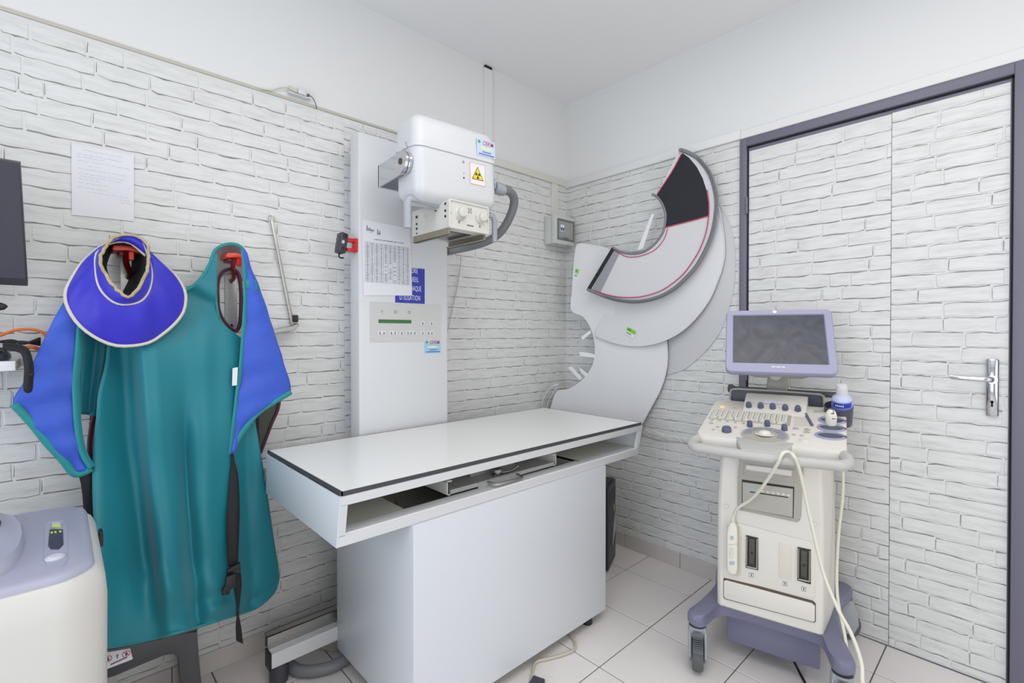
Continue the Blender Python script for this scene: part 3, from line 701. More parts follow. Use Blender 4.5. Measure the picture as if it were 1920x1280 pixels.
# cassette tray with handle and clamp
m_tr = mat('grey_tray_paint', (178, 177, 176), 0.4, noise=0.05, nscale=20)
ct = obj('cassette_tray', joinbm(B(-1.406, -0.917, -0.716, -0.28, 0.690, 0.693), B(-1.406, -0.917, -0.724, -0.714, 0.686, 0.700, 0.001, 1)), m_tr, tb, label='grey metal cassette tray under the table top')
for xa, s_ in ((-1.4205, 1), (-0.9025, -1)):
    x_ = lambda a, b: (min(xa + s_ * a, xa + s_ * b), max(xa + s_ * a, xa + s_ * b))
    obj('tray_guide', joinbm(B(*x_(0, .014), -0.722, -0.28, 0.684, 0.687), B(*x_(0, .004), -0.722, -0.28, 0.684, 0.728), B(*x_(0, .020), -0.722, -0.28, 0.726, 0.730)), m_cream, ct, smooth=0)
obj('tray_block', B(-1.262, -1.175, -0.64, -0.58, 0.693, 0.716, .001, 1), m_tr, ct)
obj('tray_block', B(-1.105, -1.035, -0.62, -0.56, 0.693, 0.728, .001, 1), m_tr, ct)
obj('clamp_knob', joinbm(L((-1.180, -0.690, 0.693), [(0.020, 0), (0.020, 0.008), (0.013, 0.010), (0.013, 0.013), (0.019, 0.015), (0.019, 0.023), (0.016, 0.026)], 24), T(spline([(-1.17, -0.690, 0.702), (-1.135, -0.695, 0.699), (-1.11, -0.697, 0.702), (-1.085, -0.697, 0.711)], 5), lambda t: .0042 + .001 * t, 10)), m_alu, ct)
th = [(-1.255, -0.722, 0.694), (-1.250, -0.757, 0.691), (-1.243, -0.763, 0.691), (-1.128, -0.763, 0.691), (-1.121, -0.757, 0.691), (-1.118, -0.722, 0.694)]
obj('tray_handle', T(th, 0.0042, 10), m_alu, ct)
obj('handle_plate', B(-1.295, -1.095, -0.7265, -0.7235, 0.668, 0.697, 0.0005, 1), m_tr, ct)
# pedestal
px0, px1, py0, py1 = -1.573, -0.646, -0.772, -0.245
pb = nb()
o4 = rrect(px0, px1, py0, py1, .004, 2); i4 = rrect(px0 + .012, px1 - .012, py0 + .012, py1 - .012, .002, 2)
loft(pb, [[(a, b, z) for a, b in r] for z, r in ((0.044, i4), (0.044, o4), (0.645, o4), (0.645, i4), (0.05, i4))], cap=False)
obj('pedestal', pb, m_side, tb)
obj('pedestal_floor', B(px0 + .01, px1 - .01, py0 + .01, py1 - .01, 0.05, 0.06), m_olive, tb, smooth=0)
for a, b in ((-0.725, -0.735), (-1.50, -0.735), (-0.725, -0.29), (-1.50, -0.29)): obj('foot', Cy((a, b, 0), (a, b, 0.052), 0.021, 18, bev=0.002), m_black, tb)
# rail along the back of the pedestal
obj('base_rail', B(-1.800, -0.60, -0.250, -0.205, 0.072, 0.122, 0.002, 1), m_white, tb)
obj('steel_channel', joinbm(B(-1.800, -0.60, -0.215, -0.211, 0.118, 0.166, 0.0005, 1), B(-1.800, -0.60, -0.215, -0.180, 0.163, 0.166, 0.0005, 1), B(-1.800, -0.60, -0.184, -0.180, 0.118, 0.166, 0.0005, 1)), m_alu, tb, label='bare steel channel above the white rail')
obj('end_cap', B(-1.806, -1.798, -0.252, -0.203, 0.066, 0.126, 0.002, 1), m_black, tb)
obj('rail_foot', Cy((-1.765, -0.215, 0), (-1.765, -0.215, 0.074), 0.030, 22, bev=0.003), mat('dark_grey_rubber', (70, 70, 76), 0.5), tb)
# ------------------------------------------------------------------ grey hose lying under the rail
hp_ = [(-1.72, -0.20, 0.021), (-1.705, -0.245, 0.021), (-1.66, -0.285, 0.021), (-1.60, -0.302, 0.021), (-1.54, -0.290, 0.021), (-1.49, -0.26, 0.021), (-1.46, -0.20, 0.021)]
tag(obj('floor_hose', T(spline(hp_, 6), 0.020, 16), m_hose), 'thick grey hose curving on the floor beside the pedestal', 'hose')
tag(obj('beige_cord', T(spline([(-1.60, -0.14, .008), (-1.56, -0.20, .008), (-1.52, -0.19, .008), (-1.50, -0.12, .008)], 6), 0.005, 8), mat('beige_cable', (196, 188, 168), 0.5)), 'beige cord on the floor behind the grey hose', 'cord')
# ------------------------------------------------------------------ beige cable and black adapter on the floor in front
fl = [(-0.835, -0.62, .006), (-0.835, -0.70, .006), (-0.845, -0.745, .006), (-0.865, -0.785, .006), (-0.905, -0.812, .006), (-0.96, -0.800, .006), (-1.01, -0.780, .006), (-1.05, -0.762, .006), (-1.075, -0.77, .006), (-1.11, -0.795, .006), (-1.148, -0.822, .010)]
ca = thing('floor_cable', 'beige cable with black plug on the floor by the pedestal', 'cable', (-1.0, -0.78, 0))
obj('wire', T(spline(fl, 6), 0.0055, 10), mat('beige_cable', (196, 188, 168), 0.5), ca)
a_ = math.radians(20)
obj('plug', box(nb(), -0.045, 0.045, -0.022, 0.022, 0.0005, 0.028, 0.004, 2, Matrix.Translation((-1.165, -0.858, 0)) @ Matrix.Rotation(a_, 4, 'Z')), mat('charcoal_plastic', (58, 60, 68), 0.45), ca)
# ------------------------------------------------------------------ computer tower behind the pedestal
pcx, pcy, rz = -0.159, -0.468, 0.41
pc = thing('computer_tower', 'black computer tower standing behind the x-ray table', 'computer', (pcx, pcy, 0), rz, local=True)
m_pc = mat('black_case', (48, 48, 52), 0.4)
obj('case', B(-0.18, 0, 0.002, 0.34, 0.006, 0.430, 0.004, 2), m_pc, pc, local=True)
obj('front_bezel', P([(-0.178, 0.004, 0.012), (-0.002, 0.004, 0.012), (-0.002, 0.004, 0.425), (-0.178, 0.004, 0.425)], (0, -0.016, 0), 0.005, 2), m_pc, pc, local=True)
obj('bezel_inlay', P([(-0.085, -0.012, 0.10), (-0.012, -0.012, 0.16), (-0.012, -0.012, 0.26), (-0.060, -0.012, 0.20)], (0, -0.003, 0), 0.001, 1), m_greyp, pc, local=True)
obj('drive_bay', P([(-0.16, -0.012, 0.33), (-0.015, -0.012, 0.33), (-0.015, -0.012, 0.39), (-0.16, -0.012, 0.39)], (0, -0.002, 0), 0.0005, 1), m_black, pc, local=True)
obj('badge', P([(-0.05, -0.012, 0.27), (-0.035, -0.012, 0.27), (-0.035, -0.012, 0.30), (-0.05, -0.012, 0.30)], (0, -0.0012, 0)), mat('yellow_badge', (210, 200, 40), 0.5), pc, local=True)
for a, b in ((-0.165, .02), (-0.015, .02), (-0.165, .32), (-0.015, .32)): obj('foot', Cy((a, b, 0), (a, b, 0.008), 0.01, 10), m_black, pc, local=True)
# ================================================================== electric box, note, adapter, film hanger
eb = thing('fuse_box', 'small grey fuse box with smoked window in the room corner', 'electrical box', (-0.118, -0.045, 1.72))
obj('enclosure', B(-0.205, -0.032, -0.060, -0.0035, 1.722, 1.888, 0.004, 2), mat('box_grey', (206, 209, 207), 0.45), eb)
obj('lid', B(-0.206, -0.031, -0.092, -0.061, 1.721, 1.889, 0.005, 2), mat('box_grey', (206, 209, 207), 0.45), eb)
wn = obj('window_frame', loft(nb(), [[(a, -0.091, b) for a, b in rrect(-0.186, -0.037, 1.745, 1.868, .003)], [(a, -0.096, b) for a, b in rrect(-0.186, -0.037, 1.745, 1.868, .003)], [(a, -0.096, b) for a, b in rrect(-0.176, -0.047, 1.757, 1.856, .003)], [(a, -0.0935, b) for a, b in rrect(-0.176, -0.047, 1.757, 1.856, .003)]]), mat('smoked_frame', (112, 114, 112), 0.3), eb)
obj('pane', card((-0.176, -0.0935, 1.757), X, Z, rect(0, 0, .129, .099), .001), mat('smoked_pane', (158, 160, 156), 0.12), wn)
obj('breaker', joinbm(*[B(-0.160 + k * .018, -0.145 + k * .018, -0.0960, -0.0945, 1.795, 1.835, .0004, 1) for k in range(2)]), m_paper, wn)
obj('breaker_switch', joinbm(*[B(-0.157 + k * .018, -0.148 + k * .018, -0.0975, -0.0960, 1.800, 1.814) for k in range(2)] + [B(-0.160 + k * .018, -0.145 + k * .018, -0.0968, -0.0960, 1.812, 1.817) for k in range(2)]), m_bprint, wn)
obj('window_catch', B(-0.135, -0.088, -0.099, -0.0955, 1.752, 1.764, .001, 1), mat('smoked_frame', (112, 114, 112), 0.3), wn)
for a in (-0.165, -0.118, -0.07): obj('cable_plug', Cy((a, -0.05, 1.7225), (a, -0.05, 1.717), 0.012, 14), m_lgrey, eb)
# handwritten note
nt_ = obj('handwritten_note', P([(-2.2815, -0.0048, 1.554), (-2.1335, -0.0048, 1.558), (-2.1325, -0.0048, 1.770), (-2.2815, -0.0048, 1.768)], (0, -0.0008, 0)), m_paper, smooth=0)
tag(nt_, 'white note with faint handwriting on the brick wall beside the dark screen', 'note')
random.seed(21); ls = []
def scribble(x, z, n):
    for k in range(n):
        wd = random.uniform(.006, .014); xx = x; zz = z
        while xx < x + wd:
            nx = xx + random.uniform(.0012, .0022); nz = z + random.uniform(-.0012, .0016)
            ls.append([(xx, zz), (nx, nz), (nx, nz + .0005), (xx, zz + .0005)]); xx, zz = nx, nz
        x += wd + random.uniform(.002, .005)
        if x > -2.142: break
for z, x, n in ((1.755, -2.255, 7), (1.741, -2.268, 9), (1.733, -2.268, 5), (1.722, -2.267, 9), (1.708, -2.243, 2), (1.698, -2.267, 9), (1.683, -2.268, 8), (1.675, -2.262, 6), (1.667, -2.266, 4), (1.655, -2.266, 5), (1.641, -2.268, 5), (1.630, -2.245, 7), (1.619, -2.17, 2), (1.611, -2.166, 2)):
    scribble(x, z, n)
obj('handwriting', quads((0, -0.0058, 0), X, Z, ls, 0.0003), mat('pencil_grey', (150, 150, 162), 0.7), nt_, smooth=0)
# cable joiner on top of the ledge
ad = thing('cable_adapter', 'small white cable adapter resting on the wall ledge near the ceiling', 'adapter', (-1.61, -0.02, 2.11))
obj('adapter_box', box(nb(), -0.0165, 0.0165, -0.010, 0.010, -0.011, 0.011, .002, 2, Matrix.Translation((-1.611, -0.022, 2.141)) @ Matrix.Rotation(math.radians(4), 4, 'Y')), m_white, ad)
obj('network_plug', joinbm(T([(-1.630, -.022, 2.138), (-1.645, -.022, 2.141), (-1.662, -.022, 2.144)], 0.007, 10), T(spline([(-1.66, -.022, 2.144), (-1.685, -.018, 2.136), (-1.72, -.012, 2.117), (-1.76, -.010, 2.110)], 5), 0.0028, 8)), mat('beige_plug', (206, 206, 186), 0.5), ad)
obj('wire', joinbm(B(-1.594, -1.582, -.027, -.017, 2.134, 2.142, .001, 1), T(spline([(-1.582, -.022, 2.138), (-1.57, -.022, 2.134), (-1.558, -.020, 2.118), (-1.550, -.015, 2.098)], 5), 0.0018, 8)), mat('dark_grey_wire', (96, 98, 102), 0.5), ad)
obj('pad', B(-1.66, -1.575, -0.026, -0.003, 2.1245, 2.1285, .001, 1), m_white2, ad)
# film hanger
fh = thing('film_hanger', 'slim steel film hanger hung on the brick wall by a ring', 'hanger', (-1.69, -0.02, 1.22))
obj('nail', Cy((-1.722, -0.003, 1.640), (-1.722, -0.022, 1.643), 0.0016, 8), m_steel, fh)
obj('ring', T([(-1.722 + .0115 * math.cos(a), -0.016, 1.631 + .0115 * math.sin(a)) for a in [2 * PI * k / 20 for k in range(20)]], 0.0013, 8, closed=True), m_alu, fh)
obj('rod', P([(-1.727, -0.020, 1.625), (-1.717, -0.020, 1.625), (-1.641, -0.020, 1.232), (-1.654, -0.020, 1.232)], (0, 0.006, 0), 0.0015, 2), m_alu, fh)
obj('foot_bar', P([(-1.640, -0.016, 1.236), (-1.640, -0.016, 1.226), (-1.655, -0.016, 1.210), (-1.760, -0.016, 1.190), (-1.760, -0.016, 1.205), (-1.66, -0.016, 1.226)], (0, -0.045, 0), 0.0015, 1), m_alu, fh)
obj('cap', B(-1.648, -1.630, -0.030, -0.012, 1.240, 1.268, .002, 1), m_black, fh)
# ================================================================== coat hooks
def hook(nm, lab, cu, cv, dx0, dx1, pv0, pv1):
    c = at(cu, cv, 'y', -0.115)
    h = thing(nm, lab, 'hook', (c.x, 0, c.z - 0.1))
    xw = c.x + 0.012
    zt, zb = pv0, pv1
    obj('wall_plate', P([(xw + a, -0.0045, b) for a, b in rrect(-0.020, 0.020, zb, zt, 0.018)], (0, -0.003, 0), 0.0008, 1), m_alu, h)
    obj('screw', joinbm(Cy((xw, -0.007, zb + .035), (xw, -0.011, zb + .035), .008, 14, bev=.001), Cy((xw, -0.007, zt - .035), (xw, -0.011, zt - .035), .008, 14, bev=.001)), m_steel, h)
    obj('arm', joinbm(T(spline([(xw, -0.006, c.z - .075), (xw, -0.045, c.z - .065), (c.x, -0.085, c.z - .035), (c.x, -0.105, c.z - 0.004)], 5), 0.008, 10), B(c.x - .02, c.x + .02, -0.10, -0.03, c.z - .018, c.z - .004, .004, 2)), mat('dark_red_plastic', (120, 24, 22), 0.3), h)
    pts = [(c.x + dx0, c.z - .006), (c.x + dx0 + .004, c.z + .006), (c.x, c.z + .0085), (c.x + dx1 - .004, c.z + .004), (c.x + dx1, c.z - .009), (c.x + dx1 - .004, c.z - .011), (c.x, c.z - .006), (c.x + dx0 + .004, c.z - .010)]
    obj('cap', P([(a, -0.135, b) for a, b in pts], (0, 0.09, 0), 0.003, 2), mat('orange_red_plastic', (226, 70, 44), 0.35), h)
    obj('tab', B(c.x + .002, c.x + .016, -0.132, -0.118, c.z - .034, c.z - .008, .002, 1), m_red, h)
hook('coat_hook', 'orange-capped coat hook holding the blue thyroid collar', 238, 467, -0.036, 0.036, 1.435, 1.29)
hook('coat_hook', 'orange-capped coat hook in the right shoulder of the teal apron', 441, 480, -0.032, 0.030, 1.42, 1.19)
# ================================================================== lead aprons
def cloth(nm, rgb, rough=0.5, bs=30, b=0.12):
    return mat(nm, rgb, rough, bump=b, bscale=bs, sheen=0.25, noise=0.05, nscale=5)
m_teal = mat('teal_nylon', (2, 122, 136), 0.5, bump=0.02, bscale=24, sheen=0.2); m_tealedge = cloth('teal_binding', (10, 138, 142), 0.55)
m_blue = cloth('blue_nylon', (48, 88, 200), 0.5, 22, 0.35); m_violet = cloth('deep_blue_nylon', (42, 34, 190), 0.5)
m_maroon = cloth('maroon_nylon', (74, 26, 44)); m_cream_b = mat('cream_binding', (214, 208, 188), 0.8, bump=0.3, bscale=200)
m_fray = mat('frayed_binding', (192, 176, 132), 0.95, bump=0.6, bscale=160, noise=0.2, nscale=60)
m_web = mat('black_webbing', (32, 30, 32), 0.75, bump=0.2, bscale=300)
ya = -0.125
A_ = lambda pts, y=ya: [at(u, v, 'y', y) for u, v in pts]
ap = thing('lead_apron', 'teal lead apron with blue shoulder flaps hung on two hooks', 'apron', (-1.99, -0.12, 0.3))
gs = lambda x, c, s: math.exp(-((x - c) / s) ** 2)
def foldf(s, t, p):
    x, z = p.x, p.z
    sm = lambda v: max(0.0, min(1.0, v)) ** 2 * (3 - 2 * max(0.0, min(1.0, v)))
    k = sm((1.33 - z) / 0.25); lo = 0.25 + 0.75 * sm((z - 0.30) / 0.25); d = 0.0
    xl = -2.148 + (1.2 - z) * 0.055
    d += 0.075 * sm((x - xl + 0.012) / 0.034) * math.exp(-max(0, x - xl - 0.05) / 0.16) * k * lo
    d -= 0.030 * gs(x, xl - 0.030, 0.028) * k * lo
    x2 = -2.02 + (1.0 - z) * 0.01
    d -= 0.040 * gs(x, x2, 0.020) * sm((1.05 - z) / 0.3) * (0.5 + 0.5 * lo)
    d += 0.020 * gs(x, x2 + 0.055, 0.035) * k
    d += 0.022 * gs(x, -1.90, 0.05) * k - 0.012 * gs(x, -1.845, 0.025) * k
    d += 0.022 * gs(x, -2.235, 0.03) * k
    d += 0.012 * gs(x, -1.79, 0.05)
    d += 0.004 * math.sin(22 * z + 9 * x) + 0.003 * math.sin(13 * z - 31 * x)
    d += 0.014 * gs(z + x * .5, 0.36, 0.03) * gs(x, -1.93, 0.10) - 0.010 * gs(z + x * .5, 0.32, 0.03) * gs(x, -1.95, 0.10)
    return (_C - p) * (d / (p.y - _C.y))
def drape(u, v):
    q = max(0.0, min(1.0, (v - 820) / 330)); f = max(0.0, min(1.0, (500 - u) / 150))
    q = q * q * (3 - 2 * q); f = f * f * (3 - 2 * f)
    return ya - 0.165 * q * f
A2 = lambda pts, dy=0.0: [at(u, v, 'y', drape(u, v) + dy) for u, v in pts]
rows = [[(401, 474), (408, 476)], [(398, 482), (407, 490)], [(391, 500), (406, 505)], [(370, 530), (405, 530)], [(345, 545), (405, 550)], [(230, 560), (300, 556), (406, 570)], [(200, 600), (413, 600)],
        [(203, 625), (428, 620), (441, 627)], [(202, 648), (455, 640)], [(198, 685), (470, 685)], [(185, 736), (474, 735)], [(181, 780), (477, 778)], [(176, 830), (484, 820)], [(173, 880), (494, 880)],
        [(174, 950), (504, 950)], [(178, 1010), (512, 1005)], [(184, 1060), (519, 1050)], [(186, 1100), (300, 1100), (420, 1090), (523, 1080)], [(187, 1150), (300, 1140), (430, 1118), (510, 1100), (522, 1090)], [(188, 1185), (290, 1172), (400, 1142), (470, 1122), (518, 1104)],
        [(189, 1205), (230, 1200), (300, 1186), (350, 1174), (430, 1150), (480, 1134), (514, 1110)], [(190, 1215), (240, 1207), (300, 1194), (350, 1181), (430, 1157), (480, 1140), (508, 1118)]]
body_rows = [A2(r) for r in rows]
body = obj('front_panel', sheet(body_rows, 4, 60, foldf), m_teal, ap, smooth=180, mods=[solid(0.006, 0)])
def edge(pts, r, m, parent, y, nm='binding', flat=(1, .6), closed=False, n=5, disp=None):
    p = A_(pts, y)
    sp = spline(p, n, closed)
    if disp: sp = [q + disp(0, 0, q) for q in sp]
    return obj(nm, T(sp, r, 8, closed, flat), m, parent, smooth=180)
hem = [(519, 1050), (522, 1080), (519, 1100), (508, 1118), (480, 1140), (430, 1157), (350, 1181), (300, 1194), (240, 1207), (190, 1215)]
obj('binding', T([q + foldf(0, 0, q) for q in spline(A2(hem), 5)], 0.0045, 8, False, (1, .6)), m_tealedge, ap, smooth=180)
edge([(345, 545), (370, 530), (391, 500), (398, 482), (403, 470), (413, 462), (430, 457), (445, 459), (456, 467), (462, 480)], 0.0055, m_tealedge, ap, ya - 0.004)
edge([(406, 492), (405, 530), (406, 570), (413, 600), (428, 619), (441, 627), (455, 638)], 0.0045, m_tealedge, ap, ya - 0.003)
# right shoulder: lining seen inside, blue flap
obj('shoulder_strap', sheet([A_([(403, 470), (413, 461), (430, 456), (447, 458), (460, 470)], ya + 0.010), A_([(400, 480), (413, 470), (430, 466), (447, 470), (462, 482)], ya + 0.055), A_([(402, 505), (415, 492), (430, 486), (447, 490), (462, 510)], ya + 0.085), A_([(404, 530), (420, 515), (430, 510), (440, 515), (460, 530)], ya + 0.105)], 3, 14), mat('grey_lining', (188, 184, 184), 0.7), ap, smooth=180, mods=[solid(0.004)])
wav = lambda s, t, p: Vector((0, -0.008 * math.sin(s * PI) - 0.004 * math.sin(34 * p.z + 10 * p.x) - 0.003 * math.sin(71 * p.z - 20 * p.x), 0))
fr_rows = [[(453, 466), (462, 474)], [(457, 495), (469, 498)], [(459, 525), (481, 527)], [(460, 561), (493, 561)], [(457, 615), (511, 613)], [(452, 680), (531, 680)], [(449, 718), (546, 733)], [(446, 744), (515, 751)], [(441, 772), (486, 770)], [(437, 806), (459, 800)], [(432, 850), (438, 846)]]
rf = obj('shoulder_flap', sheet([A_(r, ya - 0.045) for r in fr_rows], 4, 14, wav), m_blue, ap, smooth=180, mods=[solid(0.006)], label='blue right shoulder flap')
edge([(455, 470), (458, 495), (460, 525), (460, 561), (457, 615), (452, 680), (447, 718), (441, 772), (436, 810), (432, 852)], 0.0095, m_tealedge, rf, ya - 0.048, flat=(1, .5))
edge([(546, 735), (515, 753), (486, 772), (459, 803), (440, 835), (433, 853)], 0.0090, m_tealedge, rf, ya - 0.048)
obj('flap_band', sheet([A_([(461, 523), (479, 525)], ya - 0.054), A_([(461, 541), (485, 543)], ya - 0.058)], 2, 6), m_tealedge, rf, smooth=180, mods=[solid(0.003)])
obj('care_tag', P(A_([(436, 690), (446, 688), (444, 722), (435, 723)], ya - 0.058), (0, -0.0008, 0)), m_paper, rf)
# left flap and the side seen behind it
lf_rows = [[(126, 558), (155, 552)], [(110, 584), (153, 588)], [(97, 608), (151, 612)], [(77, 649), (148, 650)], [(57, 692), (143, 690)], [(42, 722), (141, 720)], [(25, 756), (141, 748)], [(60, 793), (143, 785)], [(87, 826), (147, 825)], [(118, 858), (155, 853)], [(140, 886), (170, 878)]]
lf = obj('shoulder_flap', sheet([A_(r, ya - 0.035) for r in lf_rows], 4, 18, wav), m_blue, ap, smooth=180, mods=[solid(0.006)], label='blue left shoulder flap')
edge([(153, 590), (151, 612), (148, 650), (144, 690), (142, 720), (143, 748), (145, 785), (150, 825), (158, 853), (172, 876)], 0.0110, m_tealedge, lf, ya - 0.038, flat=(1, .5))
edge([(26, 757), (60, 794), (87, 828), (118, 862), (142, 889), (172, 878)], 0.0095, m_tealedge, lf, ya - 0.038)
obj('side_panel', sheet([A_(r, ya + 0.03) for r in [[(150, 590), (215, 590)], [(147, 650), (206, 650)], [(145, 700), (198, 700)], [(145, 745), (187, 748)], [(147, 775), (182, 782)]]], 3, 8, lambda s, t, p: Vector((0, 0.02 * s - .008 * math.sin(s * 9), 0))), m_teal, ap, smooth=180, mods=[solid(0.005)])
# straps
def ribbon(rows, y, m, parent, nm='strap', th=0.0022, **k):
    return obj(nm, sheet([A_(r, y + (r[2] if len(r) > 2 else 0)) if False else A_(r[:2], y) for r in rows], 4, 3), m, parent, smooth=180, mods=[solid(th)], **k)
ribbon([[(143, 884), (172, 874)], [(150, 900), (173, 892)], [(154, 925), (175, 920)], [(156, 950), (178, 945)], [(160, 1000), (182, 1000)]], ya - 0.030, m_web, ap, label='black webbing strap')
fy = lambda u, v: (lambda q: q.y + foldf(0, 0, q).y)(at(u, v, 'y', drape(u, v)))
def front(pts, off):
    y = min(fy(u, v) for u, v in pts) - off
    return [at(u, v, 'y', y) for u, v in pts]
st = obj('strap', sheet([front(r, .008) for r in [[(432, 850), (438, 848)], [(433, 866), (440, 864)], [(431, 890), (446, 888)], [(428, 930), (449, 930)], [(425, 975), (449, 976)], [(426, 1030), (447, 1031)], [(428, 1062), (446, 1060)]]], 4, 3), m_web, ap, smooth=180, mods=[solid(0.0022)], label='black webbing strap with buckle')
obj('buckle', joinbm(P(front([(424, 1066), (449, 1052), (450, 1068), (424, 1080)], .010), (0, -0.012, 0), 0.003, 2), P(front([(422, 1080), (441, 1072), (440, 1098), (432, 1102), (428, 1112), (416, 1114), (415, 1104), (421, 1094)], .010), (0, -0.012, 0), 0.003, 2)), m_black, st)
obj('strap_tail', sheet([front(r, .022) for r in [[(433, 1078), (451, 1072)], [(438, 1098), (453, 1096)], [(443, 1125), (450, 1125)], [(444, 1150), (448, 1150)], [(442, 1175), (452, 1174)], [(443, 1200), (456, 1207)]]], 4, 3), m_web, st, smooth=180, mods=[solid(0.0022)])
# maroon apron behind
mp_ = thing('lead_apron', 'maroon lead apron mostly hidden behind the teal one', 'apron', (-1.99, -0.06, 0.4))
yb_ = -0.055
obj('front_panel', sheet([A_(r, yb_) for r in [[(190, 650), (420, 650)], [(180, 720), (440, 720)], [(168, 790), (470, 790)], [(170, 850), (485, 850)], [(190, 950), (488, 950)], [(200, 1080), (490, 1060)], [(205, 1150), (470, 1100)]]], 4, 12, lambda s, t, p: Vector((0, -.012 * math.sin(s * 12), 0))), m_maroon, mp_, smooth=180, mods=[solid(0.006)])
obj('shoulder_flap', sheet([A_(r, yb_) for r in [[(470, 735), (524, 745)], [(472, 760), (521, 768)], [(476, 785), (511, 792)], [(480, 815), (500, 822)], [(482, 835), (491, 842)]]], 4, 8), mat('olive_lining', (74, 84, 70), 0.6), mp_, smooth=180, mods=[solid(0.006)], label='olive lined maroon flap')
edge([(525, 745), (521, 768), (510, 793), (499, 822), (489, 848)], 0.008, m_maroon, mp_, yb_ - 0.004)
edge([(485, 770), (484, 800), (486, 830), (489, 850)], 0.006, m_maroon, mp_, yb_ - 0.004)
edge([(409, 560), (408, 540), (411, 520), (420, 508), (434, 505), (446, 512), (451, 535), (452, 570), (450, 605), (443, 620), (430, 612), (418, 598), (411, 580)], 0.008, m_maroon, mp_, yb_ - 0.012, closed=True, nm='shoulder_loop')
edge([(180, 772), (172, 800), (168, 840), (172, 880)], 0.008, m_maroon, mp_, yb_ - 0.02)
# ================================================================== thyroid collar
tc = thing('thyroid_collar', 'deep blue thyroid collar with cream edging on the left hook', 'collar', (-2.15, -0.15, 1.05))
outer = [(232, 452), (250, 458), (268, 474), (282, 485), (302, 494), (326, 514), (343, 538), (348, 558), (343, 585), (326, 608), (302, 628), (279, 642), (245, 648), (215, 647), (188, 637), (161, 620), (141, 600), (128, 578), (123, 561), (124, 544), (134, 524), (151, 497), (168, 480), (188, 464), (210, 454)]
seam = [(232, 444), (255, 447), (272, 460), (280, 491), (284, 518), (279, 544), (265, 563), (242, 570), (218, 568), (198, 554), (185, 534), (180, 507), (181, 477), (195, 460), (212, 449)]
opening = [(232, 440), (255, 443), (273, 453), (278, 470), (277, 501), (269, 524), (255, 544), (243, 557), (229, 550), (212, 534), (198, 514), (187, 489), (193, 470), (208, 450)]
def ringpts(pl, y_top, y_bot, n=48):
    zs = [at(u, v, 'y', -.16).z for u, v in pl]; z1, z0 = max(zs), min(zs)
    P3 = []
    for (u, v), z in zip(pl, zs): P3.append(at(u, v, 'y', y_bot + (y_top - y_bot) * (z - z0) / (z1 - z0)))
    sp = spline(P3, 8, True); ds = [0]
    for a, b in zip(sp, sp[1:] + sp[:1]): ds.append(ds[-1] + (b - a).length)
    out = []
    for k in range(n):
        t = ds[-1] * k / n; i = max(j for j in range(len(ds)) if ds[j] <= t + 1e-9); i = min(i, len(sp) - 1)
        out.append(sp[i].lerp(sp[(i + 1) % len(sp)], (t - ds[i]) / max(1e-9, ds[i + 1] - ds[i])))
    return out
ro = ringpts(outer, -0.155, -0.205); rs_ = ringpts(seam, -0.165, -0.232); rp = ringpts(opening, -0.172, -0.262)
mid = [a.lerp(b, .5) + Vector((0, -0.008 - 0.006 * math.sin(7 * 2 * PI * k / 48), 0)) for k, (a, b) in enumerate(zip(ro, rs_))]
obj('brim', loft(nb(), [ro, [a.lerp(b, .5) for a, b in zip(ro, mid)], mid, [a.lerp(b, .5) + Vector((0, -.002, 0)) for a, b in zip(mid, rs_)], rs_], cap=False), m_violet, tc, smooth=180, mods=[solid(0.006), subd(1)])
nbk = obj('neck_band', loft(nb(), [rs_, [a.lerp(b, .5) + Vector((0, -.003, 0)) for a, b in zip(rs_, rp)], rp], cap=False), m_violet, tc, smooth=180, mods=[solid(0.006), subd(1)])
lc = sum(rp, Vector()) / len(rp)
inner = [Vector((lc.x + (p.x - lc.x) * 0.55, -0.016, lc.z + (p.z - lc.z) * 0.80 + 0.004)) for p in rp]
obj('neck_lining', loft(nb(), [rp, inner], cap=False), mat('dark_lining', (34, 44, 46), 0.7), tc, smooth=180)
obj('brim_edging', T(ro, 0.0052, 8, True), m_cream_b, tc, smooth=180)
obj('seam_edging', T(rs_, 0.0042, 8, True), m_cream_b, tc, smooth=180)
obj('neck_edging', T([p + Vector((random.uniform(-.002, .002), 0, random.uniform(-.002, .002))) for p in rp], 0.0044, 8, True), m_fray, tc, smooth=180)
fz = at(238, 608, 'y', -0.2165)
ls = [[(-.022 + k * .0065, 0), (-.022 + k * .0065 + .0045, 0), (-.022 + k * .0065 + .0045, .008 + .003 * (k % 2)), (-.022 + k * .0065 + .002, .008)] for k in range(7)]
obj('faded_print', quads(fz, X, Vector((0, -0.12, 1)).normalized(), ls, 0.004), mat('faded_violet_print', (96, 92, 226), 0.6), tc, smooth=0)
# ================================================================== shelf, screen, mouse, cables at the left
sf = thing('wall_shelf', 'white shelf board on the brick wall at the left edge', 'shelf', (-2.6, -0.1, 1.10))
obj('board', B(-3.0, -2.394, -0.205, -0.006, 1.103, 1.127), m_white2, sf, smooth=0)
obj('end_grain', B(-2.394, -2.3928, -0.204, -0.006, 1.1035, 1.1265), mat('raw_chipboard', (206, 192, 160), 0.8, noise=0.2, nscale=120), sf, smooth=0)
ms = thing('computer_mouse', 'dark glossy mouse lying on the white shelf', 'mouse', (-2.437, -0.14, 1.127))
obj('shell', loft(nb(), [[(-2.440 + math.cos(a) * .036 * k, -0.13 + math.sin(a) * .05 * k, 1.1275 + h) for a in [2 * PI * i / 24 for i in range(24)]] for h, k in ((0, .92), (.006, 1), (.016, .98), (.026, .82), (.032, .55), (.034, .2))]), mat('dark_grey_gloss', (62, 66, 78), 0.2), ms)
obj('wheel', Cy((-2.428, -0.166, 1.155), (-2.420, -0.166, 1.155), 0.007, 12), m_black, ms)
